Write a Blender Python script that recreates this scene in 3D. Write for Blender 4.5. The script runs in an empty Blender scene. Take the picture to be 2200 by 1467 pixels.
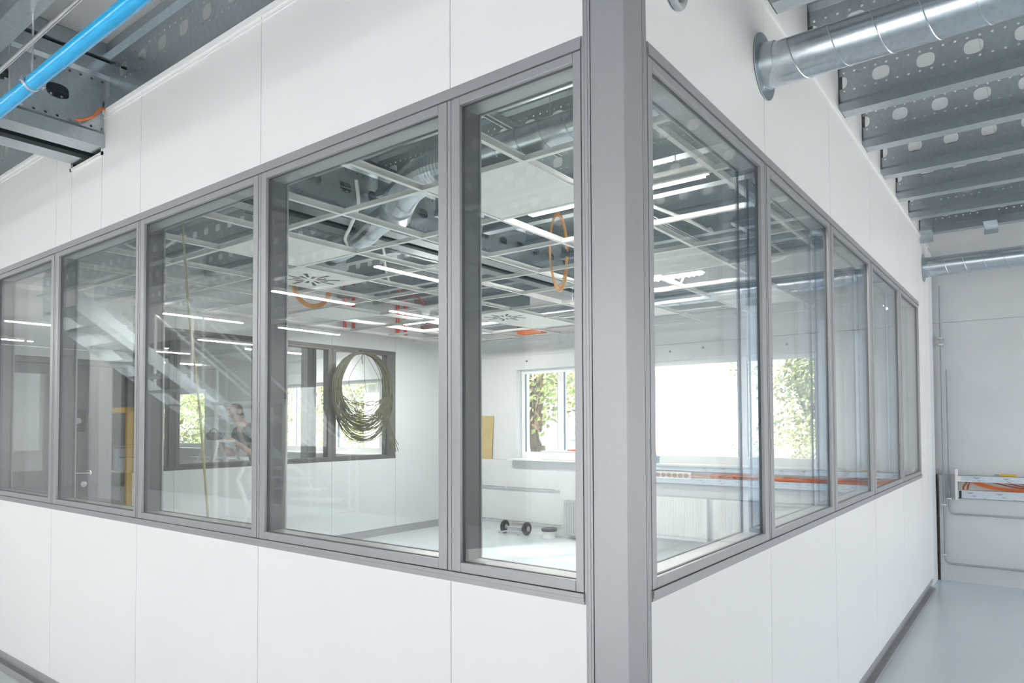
import bpy, bmesh, math, random
from math import sin, cos, pi, radians
from mathutils import Vector, Matrix
random.seed(7)
S = bpy.context.scene
COL = S.collection

# ------------------------------------------------------------------ camera, sky, sun, exposure
cd = bpy.data.cameras.new('camera'); cam = bpy.data.objects.new('camera', cd); COL.objects.link(cam)
F, PX, PY, YAW, PIT, ROL = 1482.17, 1133.14, 868.42, 0.641912, 0.0287305, -0.0046970
cd.sensor_fit = 'HORIZONTAL'; cd.sensor_width = 36.0; cd.lens = F * 36 / 2200
cd.shift_x = -(PX - 1100) / 2200; cd.shift_y = (PY - 733.5) / 2200
cd.clip_start = 0.05; cd.clip_end = 300
fw = Vector((-sin(YAW) * cos(PIT), cos(YAW) * cos(PIT), sin(PIT)))
r0 = Vector((cos(YAW), sin(YAW), 0)); u0 = r0.cross(fw)
rr = r0 * cos(ROL) + u0 * sin(ROL); uu = -r0 * sin(ROL) + u0 * cos(ROL)
M = Matrix((rr, uu, -fw)).transposed().to_4x4(); M.translation = Vector((0.82365, -1.51328, 1.5))
cam.matrix_world = M
S.camera = cam
S.view_settings.view_transform = 'Standard'; S.view_settings.look = 'None'
S.view_settings.gamma = 1.0; S.view_settings.exposure = 1.11
S.view_settings.use_curve_mapping = False
S.cycles.use_denoising = True
S.cycles.max_bounces = 10; S.cycles.diffuse_bounces = 5; S.cycles.glossy_bounces = 5
S.cycles.transparent_max_bounces = 32; S.cycles.transmission_bounces = 6
S.cycles.sample_clamp_indirect = 8.0
S.cycles.caustics_reflective = False; S.cycles.caustics_refractive = False

W = bpy.data.worlds.new('sky'); S.world = W; W.use_nodes = True
nt = W.node_tree; nt.nodes.clear()
wo = nt.nodes.new('ShaderNodeOutputWorld'); bg = nt.nodes.new('ShaderNodeBackground')
tc = nt.nodes.new('ShaderNodeTexCoord'); sx = nt.nodes.new('ShaderNodeSeparateXYZ')
cr = nt.nodes.new('ShaderNodeValToRGB')
cr.color_ramp.elements[0].position = 0.0; cr.color_ramp.elements[0].color = (0.99, 0.99, 1.0, 1)
cr.color_ramp.elements[1].position = 0.7; cr.color_ramp.elements[1].color = (0.74, 0.87, 1.0, 1)
nt.links.new(tc.outputs['Generated'], sx.inputs[0]); nt.links.new(sx.outputs[2], cr.inputs[0])
nt.links.new(cr.outputs[0], bg.inputs[0]); bg.inputs[1].default_value = 2.6
nt.links.new(bg.outputs[0], wo.inputs[0])
sd = bpy.data.lights.new('sun', 'SUN'); sd.energy = 12.5; sd.angle = radians(0.6); sd.color = (1.0, 0.90, 0.77)
sun = bpy.data.objects.new('sun', sd); COL.objects.link(sun); sun.location = (22, -26, 30)
sun.rotation_euler = (Vector((17, -27, 24))).to_track_quat('Z', 'Y').to_euler()
LAMP_HALL, LAMP_ROOM = 70.0, 140.0        # strengths of the linear luminaires

# ------------------------------------------------------------------ materials
MATS = {}
def mat(name, col, rough=0.5, metal=0.0, var=0.04, scale=6.0, bump=0.0, spec=0.5, stretch=None, emit=0.0):
    if name in MATS: return MATS[name]
    m = bpy.data.materials.new(name); m.use_nodes = True; n = m.node_tree; b = n.nodes['Principled BSDF']
    t = n.nodes.new('ShaderNodeTexCoord'); no = n.nodes.new('ShaderNodeTexNoise')
    no.inputs['Scale'].default_value = scale; no.inputs['Detail'].default_value = 4
    if stretch:
        mp = n.nodes.new('ShaderNodeMapping'); mp.inputs['Scale'].default_value = stretch
        n.links.new(t.outputs['Object'], mp.inputs[0]); n.links.new(mp.outputs[0], no.inputs['Vector'])
    else: n.links.new(t.outputs['Object'], no.inputs['Vector'])
    r = n.nodes.new('ShaderNodeValToRGB'); r.color_ramp.elements[0].position = 0.3; r.color_ramp.elements[1].position = 0.7
    r.color_ramp.elements[0].color = tuple(max(0, c * (1 - var)) for c in col) + (1,)
    r.color_ramp.elements[1].color = tuple(min(1, c * (1 + var)) for c in col) + (1,)
    n.links.new(no.outputs['Fac'], r.inputs[0]); n.links.new(r.outputs[0], b.inputs['Base Color'])
    b.inputs['Roughness'].default_value = rough; b.inputs['Metallic'].default_value = metal
    b.inputs['Specular IOR Level'].default_value = spec
    if bump:
        bp = n.nodes.new('ShaderNodeBump'); bp.inputs['Strength'].default_value = bump; bp.inputs['Distance'].default_value = 0.01
        n.links.new(no.outputs['Fac'], bp.inputs['Height']); n.links.new(bp.outputs[0], b.inputs['Normal'])
    if emit:
        b.inputs['Emission Color'].default_value = (1.0, 0.97, 0.92, 1); b.inputs['Emission Strength'].default_value = emit
    MATS[name] = m; return m

def glass(name, tint):
    m = bpy.data.materials.new(name); m.use_nodes = True; n = m.node_tree; n.nodes.clear()
    o = n.nodes.new('ShaderNodeOutputMaterial'); mx = n.nodes.new('ShaderNodeMixShader')
    tr = n.nodes.new('ShaderNodeBsdfTransparent'); gl = n.nodes.new('ShaderNodeBsdfGlossy')
    fr = n.nodes.new('ShaderNodeFresnel'); ge = n.nodes.new('ShaderNodeNewGeometry'); mr = n.nodes.new('ShaderNodeMapRange')
    mr.inputs['To Min'].default_value = 1.5; mr.inputs['To Max'].default_value = 1 / 1.5
    no = n.nodes.new('ShaderNodeTexNoise'); no.inputs['Scale'].default_value = 1.2
    rp = n.nodes.new('ShaderNodeValToRGB')
    rp.color_ramp.elements[0].color = tuple(c * 0.985 for c in tint) + (1,); rp.color_ramp.elements[1].color = tint + (1,)
    n.links.new(no.outputs['Fac'], rp.inputs[0]); n.links.new(rp.outputs[0], tr.inputs[0])
    n.links.new(ge.outputs['Backfacing'], mr.inputs['Value']); n.links.new(mr.outputs[0], fr.inputs['IOR'])
    gl.inputs['Roughness'].default_value = 0.0; gl.inputs['Color'].default_value = (1, 1, 1, 1)
    n.links.new(fr.outputs[0], mx.inputs[0]); n.links.new(tr.outputs[0], mx.inputs[1]); n.links.new(gl.outputs[0], mx.inputs[2])
    n.links.new(mx.outputs[0], o.inputs[0]); MATS[name] = m; return m

PANEL = mat('white panel enamel', (0.875, 0.865, 0.858), 0.32, var=0.01, scale=2, spec=0.45)
PANELDIM = mat('dimmed white panel enamel', (0.66, 0.685, 0.70), 0.4, var=0.01, scale=2)  # same white panels, colour darkened for the dimmer inner partition
WHITE = mat('white wall paint', (0.72, 0.735, 0.75), 0.6, var=0.03, scale=3, bump=0.02)
TRIMW = mat('white trim', (0.86, 0.86, 0.85), 0.4, var=0.01)
ALU = mat('grey powder coated aluminium', (0.39, 0.39, 0.405), 0.42, 0.4, var=0.02, scale=40, spec=0.5)
GASK = mat('grey glazing gasket', (0.11, 0.115, 0.125), 0.55)
ALUBACK = mat('backlit grey aluminium', (0.13, 0.13, 0.13), 0.45, 0.3, var=0.03, scale=40)  # same frame grey, backlit darkness put into the colour
DARKGAP = mat('dark gasket rubber', (0.03, 0.03, 0.035), 0.6)
GALV = mat('galvanised steel', (0.52, 0.575, 0.605), 0.28, 0.88, var=0.07, scale=45, bump=0.015)
GALVD = mat('spiral duct zinc', (0.60, 0.65, 0.69), 0.27, 0.95, var=0.08, scale=70)
STEEL = mat('bright steel', (0.72, 0.70, 0.68), 0.25, 0.95, var=0.05, scale=30)
ZINC = mat('zinc plated fixings', (0.72, 0.74, 0.76), 0.3, 0.9, var=0.08, scale=80)
BLUE = mat('blue plastic pipe', (0.012, 0.42, 0.80), 0.22, var=0.1, scale=9, spec=0.6, stretch=(1, 6, 6))
ORANGE = mat('orange cable jacket', (0.80, 0.20, 0.05), 0.45, var=0.15, scale=20)
RUSTO = mat('red brown cable jacket', (0.50, 0.11, 0.04), 0.45, var=0.25, scale=14)
RED = mat('red plastic', (0.80, 0.06, 0.03), 0.4, var=0.08)
TAN = mat('tan cable jacket', (0.62, 0.30, 0.08), 0.5, var=0.2, scale=15)
BLACK = mat('black plastic', (0.025, 0.025, 0.03), 0.5, var=0.2)
CHAR = mat('dark cotton', (0.035, 0.037, 0.04), 0.9, var=0.2, scale=90, bump=0.1)
JEANS = mat('blue grey denim', (0.08, 0.10, 0.15), 0.9, var=0.2, scale=120, bump=0.1)
SKIN = mat('skin', (0.62, 0.38, 0.27), 0.55, var=0.06, scale=12)
HAIR = mat('dark hair', (0.035, 0.025, 0.02), 0.6, var=0.4, scale=60, bump=0.4)
WIRE = mat('dark cable bundle', (0.10, 0.105, 0.065), 0.5, var=0.35, scale=10)
GREYP = mat('grey plastic', (0.42, 0.44, 0.46), 0.5, var=0.06)
CARD = mat('tan cardboard', (0.56, 0.44, 0.22), 0.85, var=0.06, scale=12)
DOORG = mat('dark grey door enamel', (0.13, 0.135, 0.145), 0.45, var=0.05)
YELL = mat('yellow paint', (0.85, 0.52, 0.03), 0.45, var=0.06)
FILM = mat('pale blue protective film', (0.62, 0.68, 0.74), 0.3, var=0.06, scale=25, stretch=(1, 1, 4))
TBAR = mat('white ceiling rail enamel', (0.88, 0.88, 0.85), 0.4, var=0.02)
TILE = mat('white mineral ceiling tile', (0.88, 0.87, 0.83), 0.85, var=0.03, scale=160, bump=0.05)
RUSTY = mat('rusty gap filler', (0.07, 0.045, 0.03), 0.9, var=0.6, scale=14)
LED = mat('lit luminaire diffuser', (0.9, 0.9, 0.9), 0.5, emit=LAMP_HALL)
LEDR = mat('lit room luminaire diffuser', (0.9, 0.9, 0.9), 0.5, emit=LAMP_ROOM)
STONE = mat('pale gravel', (0.55, 0.52, 0.45), 0.95, var=0.25, scale=3, bump=0.2)
BARK = mat('tree bark', (0.13, 0.10, 0.075), 0.9, var=0.4, scale=12, bump=0.5, stretch=(3, 3, 0.6))
LEAFA = mat('sunlit green leaves', (0.32, 0.39, 0.15), 0.6, var=0.45, scale=2.5)
LEAFB = mat('pale green leaves', (0.42, 0.45, 0.22), 0.6, var=0.4, scale=2.5)
RENDERW = mat('white house render', (0.62, 0.62, 0.61), 0.8, var=0.03, scale=8, bump=0.05)
ROOFT = mat('pale grey roof tile', (0.52, 0.49, 0.46), 0.8, var=0.15, scale=5)
GLASS = glass('clear partition glass', (0.985, 0.994, 0.992))
GLASST = glass('blue grey spacer glass', (0.80, 0.85, 0.90))
REVSHADE = mat('shaded reveal grey', (0.15, 0.155, 0.165), 0.4, 0.2, var=0.04)  # dark tone standing in for shade in the side reveals
GLASSW = glass('exterior window glass', (0.985, 0.992, 0.992))

def floor_material():
    m = bpy.data.materials.new('grey epoxy floor'); m.use_nodes = True; n = m.node_tree; b = n.nodes['Principled BSDF']
    t = n.nodes.new('ShaderNodeTexCoord'); a = n.nodes.new('ShaderNodeTexNoise'); a.inputs['Scale'].default_value = 1.3; a.inputs['Detail'].default_value = 6
    n.links.new(t.outputs['Object'], a.inputs['Vector'])
    r = n.nodes.new('ShaderNodeValToRGB'); r.color_ramp.elements[0].position = 0.35; r.color_ramp.elements[1].position = 0.7
    r.color_ramp.elements[0].color = (0.62, 0.675, 0.715, 1); r.color_ramp.elements[1].color = (0.66, 0.715, 0.755, 1)
    n.links.new(a.outputs['Fac'], r.inputs[0]); n.links.new(r.outputs[0], b.inputs['Base Color'])
    c = n.nodes.new('ShaderNodeTexNoise'); c.inputs['Scale'].default_value = 5; c.inputs['Detail'].default_value = 8
    n.links.new(t.outputs['Object'], c.inputs['Vector'])
    q = n.nodes.new('ShaderNodeMapRange'); q.inputs['To Min'].default_value = 0.18; q.inputs['To Max'].default_value = 0.30
    n.links.new(c.outputs['Fac'], q.inputs['Value']); n.links.new(q.outputs[0], b.inputs['Roughness'])
    bp = n.nodes.new('ShaderNodeBump'); bp.inputs['Strength'].default_value = 0.012; bp.inputs['Distance'].default_value = 0.01
    n.links.new(c.outputs['Fac'], bp.inputs['Height']); n.links.new(bp.outputs[0], b.inputs['Normal'])
    return m
FLOOR = floor_material()
def deck_material():
    m = bpy.data.materials.new('white ceiling deck boards'); m.use_nodes = True; n = m.node_tree; b = n.nodes['Principled BSDF']
    t = n.nodes.new('ShaderNodeTexCoord'); k = n.nodes.new('ShaderNodeTexBrick'); mp = n.nodes.new('ShaderNodeMapping')
    mp.inputs['Rotation'].default_value = (0, 0, radians(90))
    k.inputs['Scale'].default_value = 1.0; k.inputs['Brick Width'].default_value = 2.4; k.inputs['Row Height'].default_value = 0.6
    k.inputs['Mortar Size'].default_value = 0.002; k.inputs['Mortar Smooth'].default_value = 0
    k.inputs['Color1'].default_value = (0.90, 0.90, 0.90, 1); k.inputs['Color2'].default_value = (0.88, 0.88, 0.885, 1); k.inputs['Mortar'].default_value = (0.68, 0.66, 0.64, 1)
    n.links.new(t.outputs['Object'], mp.inputs[0]); n.links.new(mp.outputs[0], k.inputs['Vector']); n.links.new(k.outputs['Color'], b.inputs['Base Color'])
    b.inputs['Roughness'].default_value = 0.7; return m
DECK = deck_material()

# ------------------------------------------------------------------ mesh helpers
ID = lambda x, y, z: (x, y, z)
class MB:
    def __init__(s, f=None): s.v = []; s.f = []; s.fn = f or ID
    def add(s, vs, fs):
        o = len(s.v); s.v += [s.fn(*p) for p in vs]; s.f += [tuple(i + o for i in q) for q in fs]; return s
    def box(s, x0, x1, y0, y1, z0, z1):
        return s.add([(x, y, z) for x in (x0, x1) for y in (y0, y1) for z in (z0, z1)],
                     [(0, 1, 3, 2), (4, 6, 7, 5), (0, 4, 5, 1), (2, 3, 7, 6), (0, 2, 6, 4), (1, 5, 7, 3)])
    def bar(s, p, q, w, h=None):                    # rectangular bar between two points
        p = Vector(p); q = Vector(q); d = (q - p).normalized(); h = h or w
        a = d.cross(Vector((0, 0, 1)));  a = a.normalized() if a.length > 1e-4 else Vector((1, 0, 0)); b = d.cross(a)
        c = [a * (i * w / 2) + b * (j * h / 2) for i, j in ((-1, -1), (1, -1), (1, 1), (-1, 1))]
        return s.add([tuple(e + k) for e in (p, q) for k in c], [(0, 1, 2, 3), (7, 6, 5, 4)] + [(i, (i + 1) % 4 + 0, (i + 1) % 4 + 4, i + 4) for i in range(4)])
    def tube(s, pts, r, n=8, caps=True):
        pts = [Vector(p) for p in pts]; N = len(pts); rs = r if isinstance(r, (list, tuple)) else [r] * N
        up = None; vs = []
        for i, p in enumerate(pts):
            d = (pts[min(i + 1, N - 1)] - pts[max(i - 1, 0)]).normalized()
            if up is None: up = d.orthogonal().normalized()
            up = (up - d * up.dot(d)); up = up.normalized() if up.length > 1e-6 else d.orthogonal().normalized()
            w = d.cross(up)
            vs += [tuple(p + (up * cos(2 * pi * k / n) + w * sin(2 * pi * k / n)) * rs[i]) for k in range(n)]
        fs = [(i * n + k, i * n + (k + 1) % n, (i + 1) * n + (k + 1) % n, (i + 1) * n + k) for i in range(N - 1) for k in range(n)]
        if caps: fs += [tuple(range(n))[::-1], tuple((N - 1) * n + k for k in range(n))]
        return s.add(vs, fs)
    def cyl(s, p, q, r, n=20): return s.tube([p, q], r, n)
    def ring(s, c, ax, r0, r1, t, n=32):            # flat washer of thickness t along axis
        c = Vector(c); ax = Vector(ax).normalized(); a = ax.orthogonal().normalized(); b = ax.cross(a); vs = []
        for k in range(n):
            e = a * cos(2 * pi * k / n) + b * sin(2 * pi * k / n)
            vs += [tuple(c + e * r0), tuple(c + e * r1), tuple(c + e * r1 + ax * t), tuple(c + e * r0 + ax * t)]
        fs = []
        for k in range(n):
            i = 4 * k; j = 4 * ((k + 1) % n)
            fs += [(i + m, j + m, j + (m + 1) % 4, i + (m + 1) % 4) for m in range(4)]
        return s.add(vs, fs)
    def lathe(s, c, ax, prof, n=28):                # prof: (along, radius)
        c = Vector(c); ax = Vector(ax).normalized(); a = ax.orthogonal().normalized(); b = ax.cross(a); vs = []
        for h, r in prof: vs += [tuple(c + ax * h + (a * cos(2 * pi * k / n) + b * sin(2 * pi * k / n)) * r) for k in range(n)]
        L = len(prof)
        fs = [(i * n + k, i * n + (k + 1) % n, (i + 1) * n + (k + 1) % n, (i + 1) * n + k) for i in range(L - 1) for k in range(n)]
        fs += [tuple(range(n))[::-1], tuple((L - 1) * n + k for k in range(n))]
        return s.add(vs, fs)
    def prism(s, poly, x0, x1):                     # poly in (y,z) swept along x
        n = len(poly); return s.add([(x0, y, z) for y, z in poly] + [(x1, y, z) for y, z in poly],
            [tuple(range(n))[::-1], tuple(range(n, 2 * n))] + [(i, (i + 1) % n, (i + 1) % n + n, i + n) for i in range(n)])
    def build(s, name, m, parent=None, smooth=False, bevel=0.0, at=None, recalc=True):
        me = bpy.data.meshes.new(name); o = bpy.data.objects.new(name, me); COL.objects.link(o)
        off = Vector(at) if at else (WORLD(parent) if parent else None)
        vs = s.v if off is None else [(v[0] - off.x, v[1] - off.y, v[2] - off.z) for v in s.v]
        if at: o.location = Vector(at) - (WORLD(parent) if parent else Vector((0, 0, 0)))
        me.from_pydata(vs, [], s.f); me.materials.append(m)
        if recalc:
            bm = bmesh.new(); bm.from_mesh(me); bmesh.ops.recalc_face_normals(bm, faces=bm.faces); bm.to_mesh(me); bm.free()
        if smooth:
            for p in me.polygons: p.use_smooth = True
            try: me.set_sharp_from_angle(angle=radians(40))
            except Exception: pass
        if bevel:
            b = o.modifiers.new('edge', 'BEVEL'); b.width = bevel; b.segments = 2; b.limit_method = 'ANGLE'; b.angle_limit = radians(50)
        if parent: o.parent = parent
        return o
def WORLD(o):
    v = Vector(o.location)
    while o.parent: o = o.parent; v = v + o.location
    return v
def thing(name, label, cat, loc=(0, 0, 0), group=None, kind=None):
    o = bpy.data.objects.new(name, None); COL.objects.link(o); o.location = loc; o.empty_display_size = 0.1
    return tag(o, label, cat, group, kind)
def tag(o, label, cat, group=None, kind=None):
    o['label'] = label; o['category'] = cat
    if group: o['group'] = group
    if kind: o['kind'] = kind
    return o
def dup(root, loc, rz=None, label=None):
    r = root.copy(); COL.objects.link(r); r.location = loc
    if rz is not None: r.rotation_euler.z = rz
    if label: r['label'] = label
    for ch in list(root.children):
        c = ch.copy(); COL.objects.link(c); c.parent = r
        for g in ch.children: d = g.copy(); COL.objects.link(d); d.parent = c
    return r
def arc(c, r, a0, a1, n, ax='xz', ry=None):
    out = []
    for i in range(n + 1):
        a = a0 + (a1 - a0) * i / n; p, q = r * cos(a), (ry or r) * sin(a)
        out.append({'xz': (c[0] + p, c[1], c[2] + q), 'yz': (c[0], c[1] + p, c[2] + q), 'xy': (c[0] + p, c[1] + q, c[2])}[ax])
    return out
def spline(pts, n=8):
    P = [Vector(p) for p in pts]; P = [P[0] * 2 - P[1]] + P + [P[-1] * 2 - P[-2]]; out = []
    for i in range(1, len(P) - 2):
        for k in range(n):
            t = k / n; a, b, c, d = P[i - 1:i + 3]
            out.append(0.5 * (2 * b + (c - a) * t + (2 * a - 5 * b + 4 * c - d) * t * t + (3 * b - a - 3 * c + d) * t ** 3))
    return out + [P[-2]]
ORD = ['first', 'second', 'third', 'fourth', 'fifth', 'sixth', 'seventh', 'eighth', 'ninth', 'tenth', 'eleventh', 'twelfth', 'thirteenth', 'fourteenth', 'fifteenth', 'sixteenth', 'seventeenth', 'eighteenth']

ZF0, ZF1, ZG0, ZG1, ZTOP = 1.037, 2.516, 1.095, 2.455, 3.12
mA = lambda u, w, z: (-u, w, z)          # front wall: u runs to -X, w into the room
mB = lambda u, w, z: (-w, u, z)          # aisle wall: u runs to +Y
mD = lambda u, w, z: (-6.4 - w, u, z)    # inner partition, seen from the room

# ------------------------------------------------------------------ room shell
o = MB().box(-19, 5.4, -6.2, 6.5, -0.2, 0).build('floor', FLOOR); tag(o, 'glossy pale grey epoxy floor of hall, aisle and glazed room', 'floor', kind='structure')
o = MB().box(-19, 5.4, -6.5, 6.6, 3.462, 3.56).build('ceiling', DECK); tag(o, 'white boarded ceiling deck above the steel joists', 'ceiling', kind='structure')

def panels(mb, spans, z0, z1, w0=0.0, w1=0.1, gap=0.002):
    for a, b in spans: mb.box(a + gap, b - gap, w0, w1, z0, z1)
    mb.box(min(s[0] for s in spans), max(s[1] for s in spans), w0 + 0.005, w1 - 0.005, z0 + 0.001, z1 - 0.001)
# front wall (faces the camera side)
JA = [0.12, 0.594, 1.602, 2.612, 3.645, 4.65, 5.65, 6.5]
mb = MB(mA)
panels(mb, list(zip(JA[:-1], JA[1:])), 0.1, ZF0)
for a, b in zip(JA[:-1], JA[1:]):
    if a < 3.0 < b: panels(mb, [(a, 3.045)], ZF1, ZTOP); panels(mb, [(3.045, 3.43)], ZF1, 2.915); panels(mb, [(3.43, b)], ZF1, ZTOP)
    else: panels(mb, [(a, b)], ZF1, ZTOP)
wl = tag(mb.build('wall_left', PANEL), 'white enamelled panel wall below and above the long left window band', 'wall', kind='structure')
mb = MB(mA)
for a, b in ((0.12, 3.045), (3.43, 6.5)): mb.box(a, b, -0.004, 0.0, 3.084, 3.089).box(a, b, -0.009, 0.1, 3.106, 3.126)
mb.box(3.03, 3.046, -0.006, 0.1, 2.9, 3.12).box(3.43, 3.446, -0.006, 0.1, 2.9, 3.12).box(3.03, 3.446, -0.006, 0.1, 2.9, 2.916)
tag(mb.build('trim_1', TRIMW), 'white capping trim along the stepped top edge of the left panel wall', 'trim', kind='structure')
mb = MB(mA); mb.box(0.1, 6.5, 0.012, 0.09, 0.0, 0.1); mb.box(0.1, 6.5, -0.004, 0.012, 0.078, 0.104); mb.box(0.1, 6.5, -0.022, 0.012, 0.0, 0.045)
tag(mb.build('baseboard_left', ALU), 'grey metal base track under the left panel wall', 'baseboard', kind='structure')
# aisle wall
JB = [0.12, 1.098, 2.096, 3.095, 4.14, 5.09, 5.5]
mb = MB(mB)
panels(mb, list(zip(JB[:-1], JB[1:])), 0.1, ZF0); panels(mb, list(zip(JB[:-1], JB[1:])), ZF1, ZTOP); panels(mb, [(5.09, 5.5)], ZF0 - 0.001, ZF1 + 0.001, gap=0)
panels(mb, [(5.502, 5.76)], 0.1, ZTOP)
for k in range(0, 9):
    mb.box(0.588 * k + 0.092, 0.588 * (k + 1) - 0.006, 0.006, 0.09, ZTOP, 3.46)
wr = tag(mb.build('wall_right', PANEL), 'white enamelled panel wall beside the aisle on the right', 'wall', kind='structure')
mb = MB(mB); mb.box(0.12, 5.76, -0.008, 0.1, 3.108, 3.124)
tag(mb.build('trim_2', TRIMW), 'white capping trim along the top of the aisle panel wall', 'trim', kind='structure')
mb = MB(mB); mb.box(0.1, 5.6, 0.014, 0.09, 0.0, 0.1); mb.box(0.1, 5.6, -0.003, 0.014, 0.08, 0.104); mb.box(0.1, 5.6, -0.028, 0.014, 0.0, 0.03)
tag(mb.build('baseboard_right', ALU), 'blue grey metal base track along the aisle wall', 'baseboard', kind='structure')
# corner post
p = thing('corner_post', 'tall grey square corner post between the two window bands', 'post', (-0.05, 0.05, 0), kind='structure')
MB().box(-0.099, 0, 0, 0.099, 0, 3.46).build('post_cladding', ALU, p, bevel=0.002)
mb = MB()
for a, b in ((0.1015, 0.108), (0.109, 0.118), (0.1186, 0.127)):
    mb.box(-b, -a, 0.001, 0.1, 0, 3.12); mb.box(-0.1, -0.001, a, b, 0, 3.12)
mb.build('post_side_trim', ALU, p); MB().box(-0.122, -0.006, 0.006, 0.122, 0, 3.118).build('seam_filler', DARKGAP, p)

# ------------------------------------------------------------------ glazed window bands
def window(n, f, a0, a1, g0, g1, label, first=False, last=False, z=(ZF0, ZG0, ZG1, ZF1), base=None, m=None, clear=False, side_shade=False):
    m = m or ALU
    zf0, zg0, zg1, zf1 = z
    p = thing('window_%d' % n, label, 'window', base or f((a0 + a1) / 2, 0.05, zf0), kind='structure')
    b0, b1 = a0 + 0.0145, a1 - 0.0145
    if first: b0 = a0 + 0.002
    if last: b1 = a1 - 0.002
    mb = MB(f)
    dp = 0.02 if clear else 0.1
    mb.box(b0, g0, -0.001, dp if not first else 0.1, zf0 + 0.03, zf1 - 0.036); mb.box(g1, b1, -0.001, dp if not last else 0.1, zf0 + 0.03, zf1 - 0.036)
    mb.box(g0 + .0008, g1 - .0008, -0.001, 0.1, zg1, zf1 - 0.036); mb.box(g0 + .0008, g1 - .0008, -0.001, 0.1, zf0 + 0.03, zg0)
    mb.build('sash_frame', m, p, bevel=0.0012)
    mb = MB(f)
    mb.box(a0, a1, -0.006, 0.1, zf1 - 0.0345, zf1 - 0.021); mb.box(a0, a1, -0.0045, 0.1, zf1 - 0.0202, zf1 - 0.009); mb.box(a0, a1, -0.002, 0.1, zf1 - 0.0082, zf1)
    mb.box(a0, a1, -0.006, 0.1, zf0 + 0.0165, zf0 + 0.0285); mb.box(a0, a1, -0.0045, 0.1, zf0 + 0.0082, zf0 + 0.0157); mb.box(a0, a1, -0.002, 0.1, zf0, zf0 + 0.0074)
    mb.build('outer_rail', m, p)
    if clear:
        if not first: MB(f).box(g0 - .005, g0 - .001, 0.021, 0.099, zg0, zg1).build('spacer_glass', GLASST, p)
        if not last: MB(f).box(g1 + .001, g1 + .005, 0.021, 0.099, zg0, zg1).build('spacer_glass', GLASST, p)
    if side_shade:  # thin dark sheets paint shade onto the left and right reveals
        for q in (g0 + .0002, g1 - .0017): MB(f).box(q, q + .0015, 0.0205, 0.0825, zg0 + .001, zg1 - .001).build('reveal_shade', REVSHADE, p)
    mb = MB(f)
    for w0 in (0.011, 0.083):
        t = 0.0016
        mb.box(g0, g0 + t, w0, w0 + 0.009, zg0, zg1).box(g1 - t, g1, w0, w0 + 0.009, zg0, zg1)
        mb.box(g0 + t, g1 - t, w0, w0 + 0.009, zg1 - t, zg1).box(g0 + t, g1 - t, w0, w0 + 0.009, zg0, zg0 + t)
    mb.build('gasket', GASK, p)
    for w0 in (0.012, 0.084): MB(f).box(g0 + 0.0016, g1 - 0.0016, w0, w0 + 0.007, zg0 + 0.0016, zg1 - 0.0016).build('glass_pane', GLASS, p)
    return p
WA = [(0.127, 0.594, 0.153, 0.556), (0.594, 1.602, 0.644, 1.563), (1.602, 2.612, 1.649, 2.568), (2.612, 3.645, 2.649, 3.592), (3.645, 4.65, 3.70, 4.605), (4.65, 5.65, 4.70, 5.605)]
LA = ['narrow window pane between the corner post and the first left mullion', 'large pane with view of the coiled wires, left of the narrow pane',
      'pane with the hanging thin cable, third window left of the corner post', 'dim pane showing the dark door, fourth window left of the corner post',
      'dim pane at the left edge of the photo, fifth window from the post', 'outermost left pane just outside the picture edge']
for i, (a0, a1, g0, g1) in enumerate(WA): window(i + 1, mA, a0, a1, g0, g1, LA[i], first=(i == 0), side_shade=True)
WB = [(0.127, 1.098, 0.155, 1.043), (1.098, 2.098, 1.153, 2.047), (2.098, 3.09, 2.151, 3.021), (3.09, 4.14, 3.149, 4.081), (4.14, 5.085, 4.205, 5.045)]
LB = ['large pane right of the corner post facing the aisle', 'second aisle pane right of the corner post, with leaves behind it', 'third aisle pane from the corner post, in the middle of the row',
      'fourth aisle pane from the corner post, narrow in view', 'last and farthest pane of the aisle window band']
for i, (a0, a1, g0, g1) in enumerate(WB): window(i + 7, mB, a0, a1, g0, g1, LB[i], first=(i == 0), last=(i == 4), clear=True)
def mullion(n, f, u, label, z0=ZF0 + .03, z1=ZF1 - .036, m=None, dp=0.1):
    mb = MB(f); mb.box(u - 0.0125, u - 0.002, 0.002, dp, z0, z1); mb.box(u - 0.001, u + 0.0125, 0.001, dp, z0, z1); 
    o = mb.build('trim_%d' % n, m or ALU); tag(o, label, 'mullion', kind='structure')
for i, u in enumerate((0.594, 1.602, 2.612, 3.645, 4.65)): mullion(3 + i, mA, u, 'slim grey grooved mullion, %s one left of the corner post' % ORD[i])
for i, u in enumerate((1.098, 2.098, 3.09, 4.14)): mullion(8 + i, mB, u, 'slim grey grooved mullion, %s one along the aisle from the post' % ORD[i], dp=0.02)

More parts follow.
